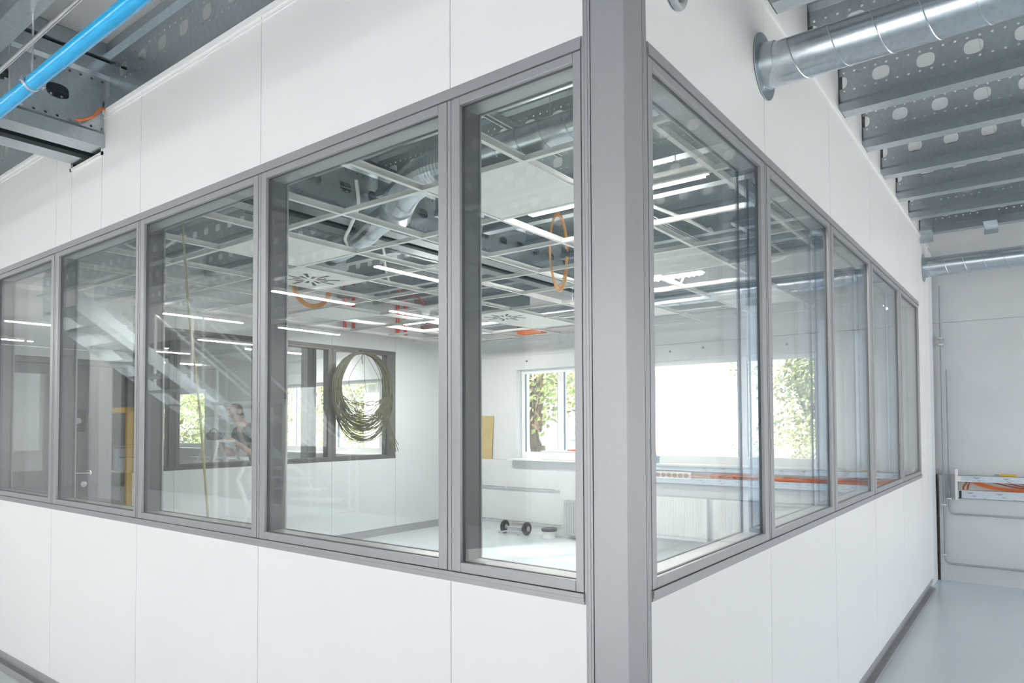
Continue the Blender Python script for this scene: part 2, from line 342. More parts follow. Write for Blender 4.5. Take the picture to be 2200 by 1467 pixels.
# ------------------------------------------------------------------ perforated steel sections
def hole_module(L, v0, v1, ov, small):
    """flat plate module u in 0..L, v in v0..v1 with one stadium hole and small round holes: (verts, tris, loops)"""
    loops = []
    cu, cv, a, b, e = ov
    st = []
    for k in range(20):
        t = 2 * pi * k / 20; c, s_ = cos(t), sin(t)
        st.append((cu + a * math.copysign(abs(c) ** e, c), cv + b * math.copysign(abs(s_) ** e, s_)))
    loops.append(st)
    for (su, sv, r) in small: loops.append([(su + r * cos(2 * pi * k / 7), sv + r * sin(2 * pi * k / 7)) for k in range(7)])
    outer = [(0, v0), (L / 2, v0), (L, v0), (L, v1), (L / 2, v1), (0, v1)]
    bm = bmesh.new(); idx = []
    for lp in [outer] + loops:
        vs = [bm.verts.new((u, v, 0)) for u, v in lp]; idx.append(vs)
        for i in range(len(vs)): bm.edges.new((vs[i], vs[(i + 1) % len(vs)]))
    bmesh.ops.triangle_fill(bm, use_beauty=True, use_dissolve=False, edges=bm.edges[:])
    bm.verts.index_update()
    V = [(v.co.x, v.co.y) for v in bm.verts]; T = [tuple(v.index for v in f.verts) for f in bm.faces]
    LP = [[v.index for v in vs] for vs in idx[1:]]; bm.free()
    return V, T, LP
def perforated(length, pitch, module, yw, flat, polys, th=0.0022, pre=0.06):
    """section along +x: the perforated web at y=yw plus folded strips given as closed (y,z) polygons"""
    V, T, LP = module; mb = MB(); n = int(round(length / pitch)); nv = len(V)
    for i in range(n):
        vs = [(i * pitch + u, yw, v) for u, v in V] + [(i * pitch + u, yw + th, v) for u, v in V]
        fs = [t for t in T] + [tuple(reversed([q + nv for q in t])) for t in T]
        for lp in LP: fs += [(lp[k], lp[(k + 1) % len(lp)], lp[(k + 1) % len(lp)] + nv, lp[k] + nv) for k in range(len(lp))]
        mb.add(vs, fs)
    z0, z1 = min(v for u, v in V), max(v for u, v in V)
    mb.box(-pre, 0, yw, yw + th, z0, z1)
    for pl in polys: mb.prism(pl, -pre, n * pitch)
    return mb
def offs(line, th):
    """closed polygon of a polyline thickened by th to its left"""
    P = [Vector((a, b)) for a, b in line]; out = []
    for i, p_ in enumerate(P):
        d1 = (P[i] - P[i - 1]).normalized() if i else None; d2 = (P[i + 1] - P[i]).normalized() if i < len(P) - 1 else None
        n1 = Vector((-d1.y, d1.x)) if d1 else None; n2 = Vector((-d2.y, d2.x)) if d2 else None
        nn = n1 if n2 is None else n2 if n1 is None else (n1 + n2) / (1 + n1.dot(n2))
        out.append(p_ + nn * th)
    return [tuple(p_) for p_ in P] + [tuple(p_) for p_ in reversed(out)]
def mirror(pl, h): return [(y, h - z) for y, z in reversed(pl)]
sm = [(u, v, 0.0062) for u in (0.025, 0.075, 0.125, 0.175) for v in (0.117, 0.214)]
jm = hole_module(0.2, 0.068, 0.262, (0.1, 0.165, 0.040, 0.034, 0.72), sm)
low = offs([(0.085, 0.022), (0.085, 0.0), (0.0, 0.0), (0.0, 0.046), (0.022, 0.068)], -0.0022)
jpolys = [low, offs([(0.085, 0.308), (0.085, 0.330), (0.0, 0.330), (0.0, 0.284), (0.022, 0.262)], 0.0022)]
jr = perforated(8.0, 0.2, jm, 0.022, None, jpolys).build('ceiling_joist', GALV, recalc=False)
jl = perforated(5.8, 0.2, jm, 0.022, None, jpolys).build('ceiling_joist', GALV, recalc=False)
NAMES_R = {0: 'perforated steel joist lying on top of the left panel wall', 1: 'perforated steel joist crossing just behind the corner post', 2: 'perforated steel joist above the near round duct, at the top edge',
           3: 'perforated steel joist just beyond the near round duct, its holes partly hidden by it', 4: 'perforated steel joist fully in view below the near round duct, with big oval holes',
           5: 'perforated steel joist second below the near duct over the aisle', 6: 'perforated steel joist third below the near duct over the aisle', 7: 'perforated steel joist with faint small holes, fourth below the near duct',
           8: 'perforated steel joist with dark holes, last but one before the white end wall', 9: 'dark perforated steel joist nearest the white end wall, with two brackets'}
for k in range(-10, 10):
    lab = NAMES_R.get(k, 'perforated steel joist over the hall, %s in front of the left panel wall' % ORD[-k - 1] if k < 0 else '')
    a = jr if k == 0 else jr.copy(); b = jl if k == 0 else jl.copy()
    if k: COL.objects.link(a); COL.objects.link(b)
    a.location = (-2.94 if k < 1 else -2.906, 0.588 * k - 0.010, 3.127); tag(a, lab, 'joist', 'perforated ceiling joists right of the double beam')
    b.location = (-9.23, 0.588 * k - 0.010, 3.127)
    tag(b, ('perforated steel joist left of the double beam, %s behind the left panel wall line' % ORD[k]) if k >= 0 else 'perforated steel joist left of the double beam, %s in front of the panel wall' % ORD[-k - 1], 'joist', 'perforated ceiling joists left of the double beam')
smb = [(u, v, 0.0068) for u in (0.025, 0.075, 0.125, 0.175, 0.225) for v in (0.098, 0.342)]
bmod = hole_module(0.25, 0.086, 0.36, (0.125, 0.222, 0.050, 0.036, 0.72), smb)
bpolys = [offs([(0.132, 0.022), (0.132, 0.0), (0.0, 0.0), (0.0, 0.068), (0.016, 0.086)], -0.003), offs([(0.132, 0.424), (0.132, 0.446), (0.0, 0.446), (0.0, 0.378), (0.016, 0.36)], 0.003)]
b1 = perforated(12.25, 0.25, bmod, 0.016, None, bpolys, 0.003).build('main_beam', GALV, recalc=False)
b1.location = (-3.012, -6.085, 2.93); b1.rotation_euler.z = radians(90)
tag(b1, 'deep perforated steel beam entering the wall notch, side facing the blue pipe', 'beam', 'double main beam')
b2 = b1.copy(); COL.objects.link(b2); b2.location = (-3.39, 6.1, 2.93); b2.rotation_euler.z = radians(-90)
tag(b2, 'outer half of the double steel beam at the wall notch, beyond the gap', 'beam', 'double main beam')
MB().box(-3.42, -2.985, -6.1, 6.1, 3.40, 3.458).box(-3.05, -2.985, -6.1, 6.1, 3.386, 3.40).build('beam_cap', GALV); 
tag(bpy.data.objects['beam_cap'], 'ribbed zinc capping strip on top of the double steel beam', 'capping strip')

# ------------------------------------------------------------------ outer wall with window ribbon (far side)
OPEN = [(-5.13, -1.08), (-11.55, -7.3), (-18.0, -13.6)]
mb = MB(); xs = sorted([-19.0, 5.4] + [v for p_ in OPEN for v in p_])
for a, b in zip(xs[::2], xs[1::2]): mb.box(a, b, 6.2, 6.5, 1.0, 2.27)
mb.box(-19, 5.4, 6.2, 6.5, 2.27, 2.454); mb.box(-19, 5.4, 6.2, 6.5, 2.46, 3.46); mb.box(-19, 5.4, 6.21, 6.5, 2.45, 2.47)
mb.box(0.012, 5.4, 6.14, 6.5, 0, 0.998); mb.box(-19, -0.25, 6.14, 6.5, 0, 0.998); mb.box(-0.25, 0.012, 6.2, 6.5, 0, 1.0)
mb.box(-6.4, -0.25, 6.16, 6.2, 2.70, 2.735); mb.box(-19, -6.7, 6.16, 6.2, 2.70, 2.735)
wb = tag(mb.build('wall_back', WHITE), 'white outer wall at the far end with a lower ledge and window ribbon', 'wall', kind='structure')
mb = MB()
for x, z in ((-2.78, 2.37), (-2.36, 2.39), (-1.4, 2.36), (-4.95, 2.38)): mb.cyl((x, 6.199, z), (x, 6.193, z), 0.014, 12)
mb.build('anchor_hole', BLACK, wb)
MULL = {0: (-4.46, -1.94), 1: (-10.55, -9.3, -8.1), 2: (-16.6, -15.2)}
for i, (a, b) in enumerate(OPEN):
    p = thing('window_%d' % (12 + i), ['white framed outer window ribbon of the glazed room, with trees and a white house behind', 'white framed outer window behind the inner partition and the coiled wires', 'white framed outer window far to the left behind the dark partition'][i], 'window', ((a + b) / 2, 6.35, 1.01), kind='structure')
    mb = MB(); y0, y1 = 6.31, 6.38
    mb.box(a, a + .06, y0, y1, 1.02, 2.27).box(b - .06, b, y0, y1, 1.02, 2.27).box(a + .06, b - .06, y0, y1, 2.21, 2.27).box(a + .06, b - .06, y0, y1, 1.02, 1.11)
    for m_ in MULL[i]: mb.box(m_ - 0.05, m_ + 0.05, y0, y1, 1.11, 2.21)
    mb.build('window_frame', TRIMW, p, bevel=0.004)
    mb = MB(); e = [a + .06] + [v for m_ in MULL[i] for v in (m_ - .05, m_ + .05)] + [b - .06]
    for c_, d_ in zip(e[::2], e[1::2]): mb.box(c_, c_ + .012, y0 + .012, y0 + .03, 1.11, 2.21).box(d_ - .012, d_, y0 + .012, y0 + .03, 1.11, 2.21)
    mb.build('gasket', mat('blue grey gasket', (0.12, 0.20, 0.28), 0.5), p)
    for c_, d_ in zip(e[::2], e[1::2]): MB().box(c_, d_, 6.335, 6.343, 1.11, 2.21).build('glass_pane', GLASSW, p)
    MB().box(a - 0.04, b + 0.04, 6.02, 6.33, 1.0, 1.022).build('window_sill', TRIMW, p, bevel=0.004)
# end pillar between aisle wall and outer wall
o = MB().box(-0.22, -0.012, 5.775, 6.128, 0, 3.125).build('pillar', WHITE, bevel=0.004); tag(o, 'white pillar closing the end of the aisle wall', 'pillar', kind='structure')
o = MB().box(-0.2, -0.003, 6.13, 6.152, 0, 1.0).build('trim_20', RUSTY); tag(o, 'rust brown joint between white pillar and end wall', 'joint', kind='structure')
# side and rear walls of the hall (unseen windows added to bring daylight in)
DARKREAR = mat('darkened grey', (0.20, 0.20, 0.195), 0.85, var=0.12, scale=2, bump=0.05)  # rear wall darkened so the left panes reflect a dim hall
def holed_wall(name, f, u0, u1, wth, opens, z0, z1, label):
    mb = MB(f); xs = [u0] + [v for q in opens for v in q] + [u1]
    for a, b in zip(xs[::2], xs[1::2]): mb.box(a, b, 0, wth, z0, z1)
    mb.box(u0, u1, 0, wth, 0, z0); mb.box(u0, u1, 0, wth, z1, 3.46)
    return tag(mb.build(name, WHITE), label, 'wall', kind='structure')
mR = lambda u, w, z: (u, -6.2 - w, z)
mE = lambda u, w, z: (5.4 + w, u, z)
RO = [(-3.8, -1.7), (-1.4, 0.9)]
tag(MB(mR).box(-19, -5.0, 0, 0.3, 0, 3.46).build('wall_rear', DARKREAR), 'darkened grey rear wall of the hall, seen only as reflection', 'wall', kind='structure')
holed_wall('wall_front', mR, -5.0, 5.4, 0.3, RO, 0.3, 3.3, 'white rear wall of the hall with added tall windows, behind the camera')
EO = [(-5.8, -3.4), (0.9, 3.3), (3.7, 5.8)]
holed_wall('wall_side', mE, -6.2, 6.5, 0.3, EO, 0.4, 3.1, 'white side wall of the aisle with added windows, outside the picture')
tag(MB().box(-19.3, -19, -6.5, 6.5, 0, 3.46).build('wall_end', WHITE), 'white end wall far to the left', 'wall', kind='structure')
tag(MB().box(-19, -6.75, 0.0, 0.1, 0, 3.46).build('wall_middle', WHITE), 'white wall continuing the panel wall to the left outside the picture', 'wall', kind='structure')
wn = 20
for f, ops, z0, z1 in ((mR, RO, 0.3, 3.3), (mE, EO, 0.4, 3.1)):
    for a, b in ops:
        p = thing('window_%d' % wn, 'added daylight window with white frame outside the picture, %s of its wall' % ORD[(wn - 20) if f is mR else wn - 22], 'window', f((a + b) / 2, 0.15, z0), kind='structure'); wn += 1
        mb = MB(f); mb.box(a, a + .06, .1, .17, z0, z1).box(b - .06, b, .1, .17, z0, z1).box(a + .06, b - .06, .1, .17, z0, z0 + .06).box(a + .06, b - .06, .1, .17, z1 - .06, z1)
        c_ = (a + b) / 2; mb.box(c_ - .04, c_ + .04, .1, .17, z0 + .06, z1 - .06); mb.build('window_frame', TRIMW, p)
        MB(f).box(a + .06, c_ - .04, .13, .138, z0 + .06, z1 - .06).build('glass_pane', GLASSW, p); MB(f).box(c_ + .04, b - .06, .13, .138, z0 + .06, z1 - .06).build('glass_pane', GLASSW, p)

# ------------------------------------------------------------------ inner partition (left end of the glazed room)
JD = [1.62, 2.03, 3.01, 4.01, 5.08]
mb = MB(mD); panels(mb, list(zip(JD[:-1], JD[1:])) + [(5.08, 6.13)], 0.1, ZF0); panels(mb, list(zip(JD[:-1], JD[1:])) + [(5.08, 6.13)], ZF1, ZTOP)
mb.box(5.082, 6.13, 0, 0.1, ZF0 - .001, ZF1 + .001); mb.box(0.105, 1.615, 0, 0.1, 2.13, ZTOP); mb.box(0.105, 6.13, 0.02, 0.08, ZTOP, 3.46)
tag(mb.build('wall_inner', PANELDIM), 'white panel partition at the left end of the glazed room', 'wall', kind='structure')
mb = MB(mD); mb.box(1.62, 6.13, 0.012, 0.09, 0, 0.1); mb.box(1.62, 6.13, -0.01, 0.012, 0, 0.03)
tag(mb.build('baseboard_inner', ALU), 'grey base track under the inner partition', 'baseboard', kind='structure')
WD = [(1.62, 2.03, 1.67, 1.975), (2.03, 3.01, 2.085, 2.955), (3.01, 4.01, 3.065, 3.95), (4.01, 5.08, 4.07, 4.92)]
LD = ['narrow dark framed pane beside the dark door in the inner partition', 'inner partition pane beside the ladder, left half seen past the thin cable', 'inner partition pane left of the coiled wires', 'inner partition pane with the big coil of wires in front']
for i, (a0, a1, g0, g1) in enumerate(WD): window(15 + i, mD, a0, a1, g0, g1, LD[i], first=(i == 0), last=(i == 3), m=ALUBACK)
for i, u in enumerate((2.03, 3.01, 4.01)): mullion(30 + i, mD, u, 'mullion of the inner partition, darkened as backlit, %s from the dark door' % ORD[i], m=ALUBACK)
p = thing('door_1', 'dark grey steel door with lever handle in the inner partition', 'door', mD(1.1, .05, 0), kind='structure')
MB(mD).box(0.97, 1.56, 0.03, 0.08, 0.01, 2.07).build('door_leaf', DOORG, p, bevel=0.003)
mb = MB(mD); mb.box(1.565, 1.615, -0.01, 0.1, 0, 2.125).box(0.93, 0.965, -0.01, 0.1, 0, 2.125).box(0.965, 1.565, -0.01, 0.1, 2.075, 2.125); mb.build('door_frame', DOORG, p)
h = MB(mD).lathe((1.24, 0.03, 1.06), (0, -1, 0), [(0, .027), (.008, .027), (.012, .02), (.04, .011), (.05, .011)], 20).tube([(1.24, -0.015, 1.06), (1.2, -0.02, 1.062), (1.1, -0.022, 1.065)], 0.009, 10).build('door_handle', STEEL, p, smooth=True)
MB(mD).lathe((1.2, 0.03, 0.955), (0, -1, 0), [(0, .027), (.008, .027), (.012, .012), (.014, .008)], 20).build('lock_rosette', STEEL, p, smooth=True)
p = thing('door_2', 'dark grey glazed side leaf left of the dark steel door', 'door', mD(.5, .05, 0), kind='structure')
mb = MB(mD); mb.box(0.11, 0.925, 0.03, 0.08, 0.01, 1.1).box(0.11, 0.20, 0.03, 0.08, 1.1, 2.07).box(0.88, 0.925, 0.03, 0.08, 1.1, 2.07).box(0.2, 0.88, 0.03, 0.08, 1.98, 2.07); mb.build('door_leaf', DOORG, p)
MB(mD).box(0.2, 0.88, 0.05, 0.057, 1.1, 1.98).build('glass_pane', GLASS, p)
MB(mD).box(0.105, 0.93, -0.005, 0.1, 2.075, 2.125).build('door_frame', DOORG, p)
# switch box on the door wall
p = thing('control_box', 'small dark control box mounted on the dark door', 'box', mD(1.12, 0.0, 1.4)); MB(mD).box(1.05, 1.19, -0.03, 0.028, 1.45, 1.66).build('housing', BLACK, p, bevel=.006); MB(mD).lathe((1.12, -0.03, 1.55), (0, -1, 0), [(0, .03), (.012, .03), (.02, .02)], 16).build('dial', GREYP, p)

# ------------------------------------------------------------------ pipes and ducts
def spiral(name, x0, x1, y, z, r, label, pitch=0.14):
    p = thing(name, label, 'duct', ((x0 + x1) / 2, y, z)); n = 40
    MB().tube([(x0, y, z), (x1, y, z)], r, n).build('duct_shell', GALVD, p, smooth=True)
    pts = []; N = int((x1 - x0) / pitch * 36)
    for i in range(N): a = 2 * pi * i / 36; pts.append((x0 + 0.01 + (x1 - x0 - 0.02) * i / N, y + (r + .0006) * cos(a), z + (r + .0006) * sin(a)))
    MB().tube(pts, 0.0024, 5).build('spiral_seam', GALVD, p, smooth=True)
    return p
d1 = spiral('spiral_duct', -1.5, 5.3, 1.1, 2.848, 0.079, 'round spiral ventilation duct passing through the aisle wall near the corner')
MB().lathe((0.002, 1.1, 2.852), (1, 0, 0), [(0, .122), (.004, .122), (.0045, .084), (.03, .0825), (.05, .081)], 40).build('wall_flange', GALV, d1, smooth=True)
d2 = spiral('spiral_duct', -6.2, 5.3, 5.45, 2.866, 0.086, 'round spiral ventilation duct far down the aisle by the end wall')
MB().lathe((0.002, 5.45, 2.866), (1, 0, 0), [(0, .122), (.004, .122), (.0045, .09), (.04, .088)], 40).build('wall_flange', GALV, d2, smooth=True)
p = thing('blue_pipe', 'bright blue plastic pipe hanging below the ceiling at upper left', 'pipe', (-2.4, -0.532, 2.85))
mb = MB(); mb.tube([(-9, -0.532, 2.85), (1.5, -0.532, 2.85)], 0.0275, 28).build('pipe_tube', BLUE, p, smooth=True)
p = thing('pipe_hanger', 'threaded rod with ring clamp holding the blue pipe', 'hanger', (-2.35, -0.532, 2.85))
mb = MB(); mb.ring((-2.342, -0.532, 2.85), (1, 0, 0), 0.0278, 0.031, 0.016, 32).build('ring_clamp', ZINC, p, smooth=True)
for yb in (-0.498, -0.567): MB().box(-2.346, -2.326, yb - .01, yb + .01, 2.846, 2.856).cyl((-2.336, yb, 2.836), (-2.336, yb, 2.866), .003, 8).build('clamp_bolt', ZINC, p)
MB().cyl((-2.336, -0.532, 2.881), (-2.336, -0.532, 3.46), 0.004, 8).build('threaded_rod', ZINC, p)
o = MB().tube([(-9, -0.577, 2.95), (1.5, -0.577, 2.95)], 0.0088, 16).build('metal_conduit', STEEL, smooth=True); tag(o, 'thin bright steel conduit running beside the blue pipe', 'conduit')
p = thing('threaded_rod', 'thin zinc rod hanging from the ceiling rail beside the double beam', 'rod', (-3.0, -0.43, 3.3)); MB().cyl((-2.955, -0.428, 2.97), (-2.955, -0.428, 3.385), 0.005, 8).build('rod', ZINC, p); MB().box(-2.975, -2.935, -0.45, -0.40, 3.372, 3.385).build('rail_nut', ZINC, p)
o = MB().tube(spline([(-3.002, -0.14, 3.026), (-2.99, -0.115, 3.03), (-2.985, -0.07, 3.06), (-2.99, -0.03, 3.115), (-3.0, 0.02, 3.13)]), 0.0065, 10).build('orange_cable', ORANGE, smooth=True); tag(o, 'short orange cable end poking out at the double beam', 'cable')
p = thing('cable_ring', 'grey round cable ring on the aisle wall at the top edge near the post', 'ring', (0.03, .29, 2.75)); MB().tube(arc((0.012, .29, 2.745), .055, 0, 2 * pi, 28, 'yz'), 0.011, 10, False).build('ring_body', GREYP, p, smooth=True)
for X0, nm in ((0.005, 'angle bracket on the end joist, the one beside the pillar'), (0.465, 'angle bracket on the end joist, the one further into the aisle')):
    p = thing('angle_bracket', 'grey steel ' + nm, 'bracket', (X0, 5.28, 3.1), 'joist brackets')
    mb = MB(); mb.box(X0, X0 + .095, 5.272, 5.28, 3.045, 3.25).box(X0, X0 + .095, 5.12, 5.28, 3.117, 3.124); mb.build('bracket_plate', GALV, p)
# pipes on the end wall
def wallpipe(label, pts, r, clips):
    p = thing('heating_pipe', label, 'pipe', pts[0]); MB().tube(pts, r, 10).build('pipe_run', GREYP if r < .011 else TRIMW, p, smooth=True)
    for x, y, z in clips: MB().box(x - .02, x + .02, y - .016, 6.139 if z < 1 else 6.199, z - .006, z + .006).build('pipe_clip', ZINC, p)
wallpipe('pale pipe down the corner bending along the floor of the end wall', [(0.055, 6.1, 2.8), (0.055, 6.1, 0.22)] + arc((0.105, 6.1, 0.22), .05, pi, 1.5 * pi, 6) + [(5.2, 6.1, 0.165)], 0.0105, [(0.055, 6.1, 2.3), (0.055, 6.1, 2.24), (0.055, 6.1, .72), (.055, 6.1, .25)])
wallpipe('thin grey pipe in the corner bending along the end wall below the trunking', [(0.098, 6.108, 2.0), (0.098, 6.108, 0.68)] + arc((0.14, 6.108, 0.68), .042, pi, 1.5 * pi, 6) + [(5.2, 6.108, 0.632)], 0.009, [(0.098, 6.108, .78)])
wallpipe('thin grey pipe along the outer wall behind the room, upper run', [(-6.3, 6.108, 0.62), (-4.42, 6.108, 0.62)], 0.009, [(-5.25, 6.108, .62), (-4.4, 6.108, .62)])
wallpipe('thin grey pipe along the outer wall behind the room, lower run', [(-6.3, 6.108, 0.155), (-4.33, 6.108, 0.155)], 0.009, [(-5.6, 6.108, .155)])
wallpipe('dark pipe stub beside the radiators under the window ribbon', [(-1.75, 6.108, 0.6), (-0.3, 6.108, 0.6)], 0.0095, [(-1.6, 6.108, .6)])
# cable trunking
def trunking(x0, x1, label):
    p = thing('cable_trunking', label, 'cable trunking', ((x0 + x1) / 2, 6.1, .79))
    MB().box(x0, x1, 6.125, 6.139, .79, 1.004).build('back_plate', TRIMW, p)
    mb = MB(); mb.box(x0, x1, 6.055, 6.06, .946, 1.006).box(x0, x1, 6.055, 6.125, 1.001, 1.006).box(x0, x1, 6.055, 6.06, .79, .868).box(x0, x1, 6.055, 6.125, .79, .795).box(x0, x1, 6.055, 6.125, .866, .869); mb.build('tray_lip', TRIMW, p)
    MB().box(x0 + .03, x1 - .03, 6.0535, 6.0548, .949, 1.003).box(x0 + .03, x1 - .03, 6.0535, 6.0548, .793, .864).build('protective_film', FILM, p)
    MB().box(x0 - .02, x0 - .001, 6.045, 6.139, .775, 1.06).build('end_cap', TRIMW, p, bevel=.003)
    MB().box(x0 + .01, x0 + .03, 6.052, 6.0535, .795, .862).build('foam_seal', BLACK, p); MB().box(x0 + .008, x0 + .026, 6.06, 6.11, .955, .999).build('foam_seal', BLACK, p)
    return p
def prints(p, x0, x1):
    cu = bpy.data.curves.new('t', 'FONT'); cu.body = 'hager'; cu.size = 0.021; cu.shear = 0.2; cu.extrude = 0.0002; cu.align_x = 'CENTER'
    t = bpy.data.objects.new('t', cu); COL.objects.link(t); dg = bpy.context.evaluated_depsgraph_get()
    me = bpy.data.meshes.new_from_object(t.evaluated_get(dg)); bpy.data.objects.remove(t)
    P = [tuple(v.co) for v in me.vertices]; Fc = [tuple(q.vertices) for q in me.polygons]; mb = MB(); x = x0; k = 0
    while x < x1:
        for z, s_ in ((.985, 1), (.962, .7), (.845, 1), (.82, .7), (.80, .55)):
            xx = x + {.985: 0, .962: .02, .845: -.05, .82: -.02, .80: .06}[z] + .01 * (k % 2)
            mb.add([(xx + a * s_, 6.0533, z + b * s_ - .005) for a, b, c in P], Fc)
        x += .215; k += 1
    mb.build('printed_lettering', mat('dark print', (.07, .08, .1), .6), p, recalc=False)
t1 = trunking(0.17, 5.2, 'open cable trunking with printed film on the end wall beyond the aisle'); prints(t1, .32, 1.4)
t2 = trunking(-2.95, -0.27, 'open cable trunking under the window ribbon inside the glazed room'); prints(t2, -2.3, -.4)
p = thing('socket_strip', 'white strip of six round sockets in the trunking under the window', 'socket strip', (-2.7, 6.05, .89))
MB().box(-2.925, -2.46, 6.04, 6.0525, .845, .935).build('cover_plate', TRIMW, p, bevel=.004)
for i in range(6): MB().lathe((-2.88 + .072 * i, 6.04, .89), (0, -1, 0), [(0, .028), (.004, .028), (.0045, .02), (.001, .018)], 18).build('socket', GREYP, p)
def cable(name, label, pts, r, m, group=None, n=6):
    o = MB().tube(spline(pts, n), r, 8).build(name, m, smooth=True); return tag(o, label, 'cable', group)
for i in range(5):
    d = .006 * (i - 2)
    cable('trunking_cable', 'red brown cable sweeping down from the trunking end, %s of the bunch' % ORD[i], [(.185 + .004 * i, 6.08, .992 + d * .2), (.25, 6.075 - .002 * i, .972 + d), (.34, 6.075, .928 + d), (.46, 6.08, .898 + d * .8), (.62, 6.085, .885 + d * .5), (1.0, 6.09, .8795 + .003 * i), (3.0, 6.1, .8795 + .003 * i)], .0062, RUSTO if i % 2 else ORANGE, 'cables sweeping through the aisle trunking')
for i in range(3): cable('trunking_cable', 'thin dark red cable slanting across the open trunking, %s from the left' % ORD[i], [(.36 + .1 * i, 6.118, .955), (.44 + .1 * i, 6.11, .945), (.58 + .1 * i, 6.1, .915), (.75 + .1 * i, 6.09, .9), (1.4, 6.085, .9 + .01 * i)], .0048, RUSTO, 'thin cables slanting in the aisle trunking')
for i in range(2): cable('cable_tail', ['short orange cable tail hanging left at the trunking end', 'short orange cable tail hanging right at the trunking end'][i], [(.25 + .02 * i, 6.09, .965), (.235 + .025 * i, 6.07, .93), (.215 + .035 * i, 6.07, .9), (.215 + .032 * i, 6.075, .873)], .0075, RUSTO)
for i in range(4): cable('trunking_cable', 'red brown cable in the trunking under the window, %s from the top' % ORD[i], [(-2.25 + .1 * i, 6.09, .90 - .008 * i), (-1.95, 6.075, .935 - .012 * i), (-1.6, 6.08, .915 - .01 * i), (-1.3, 6.08, .90 - .007 * i), (-.95, 6.08, .93 - .011 * i), (-.6, 6.085, .89 + .006 * i), (-.3, 6.09, .90 + .008 * i)], .0066, RUSTO if i % 2 else ORANGE, 'cables in the room trunking')
p = thing('marker_pen', 'yellow carpenter marker lying on top of the trunking', 'marker', (.55, 6.09, 1.016)); MB().lathe((.49, 6.09, 1.016), (1, 0, 0), [(0, .004), (.02, .0095), (.13, .0095)], 12).build('barrel', YELL, p); MB().lathe((.45, 6.09, 1.016), (1, 0, 0), [(0, .002), (.025, .003), (.04, .004)], 10).build('tip', BLACK, p)
p = thing('cable_coil', 'small grey coil of cable on the trunking at the second mullion', 'cable coil', (-.88, 6.05, 1.0)); mb = MB()
for i in range(5): mb.tube(arc((-.88 + .006 * i, 6.03 - .004 * i, .985 + .002 * i), .075 + .006 * i, 0, 2 * pi, 24, 'xz', .05), .006, 6, False)
mb.build('coil_loops', GREYP, p, smooth=True)

# ------------------------------------------------------------------ open ceiling grid of the glazed room
GX = [-0.40 - 0.645 * k for k in range(10)]; GY = [0.326 + 0.636 * k for k in range(10)]; ZG = 2.69
p = thing('ceiling_grid', 'white metal ceiling grid hanging open under the steel joists', 'ceiling grid', (-3.2, 3.2, ZG))
for x in GX: MB().box(x - .012, x + .012, 0.12, 6.15, ZG, ZG + .003).box(x - .0012, x + .0012, 0.12, 6.15, ZG + .003, ZG + .038).box(x - .004, x + .004, .12, 6.15, ZG + .032, ZG + .038).build('main_rail', TBAR, p)
for y in GY: MB().box(-6.36, -0.12, y - .012, y + .012, ZG - .0006, ZG + .0024).box(-6.36, -0.12, y - .001, y + .001, ZG + .003, ZG + .03).build('cross_rail', TBAR, p)
for x in GX[::2]:
    for y in GY[::3]: MB().cyl((x, y + .2, ZG + .03), (x, y + .2, 3.46), .0022, 6).build('hanger_wire', ZINC, p)
def cell(i, j): return GX[i], GX[i] - .645, GY[j], GY[j] + .636     # right, left, near, far
def tile(i, j, label):
    a, b, c, d = cell(i, j); mb = MB(); mb.box(b + .014, a - .014, c + .014, d - .014, ZG + .0036, ZG + .018)
    o = mb.build('ceiling_tile', TILE, at=((a + b) / 2, (c + d) / 2, ZG)); return tag(o, label, 'ceiling tile', 'loose ceiling tiles in the grid')
tile(1, 1, 'white ceiling tile behind the narrow pane, large in view beside the corner post')
tile(4, 1, 'white ceiling tile just in front of the round swirl outlet behind the large left pane')
tile(7, 4, 'white ceiling tile behind the orange cable coil, towards the inner partition')
tile(1, 4, 'white ceiling tile behind the first aisle pane, between two bright rails')
tile(1, 7, 'white ceiling tile near the window ribbon behind the aisle panes')
tile(5, 7, 'white ceiling tile beside the far swirl outlet behind the narrow pane')
tile(3, 7, 'white ceiling tile near the outer wall, left of the others behind the aisle pane')
for i, j, lab in ((5, 2, 'white square swirl air outlet in the grid behind the large left pane'), (5, 6, 'white square swirl air outlet far back behind the narrow pane')):
    a, b, c, d = cell(i, j); cx, cy = (a + b) / 2, (c + d) / 2
    p = thing('swirl_outlet', lab, 'air outlet', (cx, cy, ZG)); MB().box(b + .013, a - .013, c + .013, d - .013, ZG - .004, ZG + .01).build('face_plate', TBAR, p, bevel=.002)
    for k in range(16):
        t = 2 * pi * k / 16; mb = MB(); e = Vector((cos(t), sin(t), 0)); n_ = Vector((-sin(t), cos(t), 0)); q = Vector((cx, cy, ZG - .0045))
        r0_, r1_ = (.055, .14) if k % 2 else (.10, .235)
        mb.add([tuple(q + e * r0_ + n_ * .009), tuple(q + e * r0_ - n_ * .009), tuple(q + e * r1_ - n_ * .017), tuple(q + e * r1_ + n_ * .017)] + [tuple(q + e * r0_ + n_ * .007 + Vector((0, 0, .004))), tuple(q + e * r0_ - n_ * .007 + Vector((0, 0, .004))), tuple(q + e * r1_ - n_ * .011 + Vector((0, 0, .004))), tuple(q + e * r1_ + n_ * .011 + Vector((0, 0, .004)))],
               [(0, 1, 2, 3), (7, 6, 5, 4), (0, 4, 5, 1), (1, 5, 6, 2), (2, 6, 7, 3), (3, 7, 4, 0)]).build('swirl_slot', BLACK, p)
    MB().box(cx - .2, cx + .2, cy - .2, cy + .2, ZG + .012, ZG + .25).build('plenum_box', GALV, p)
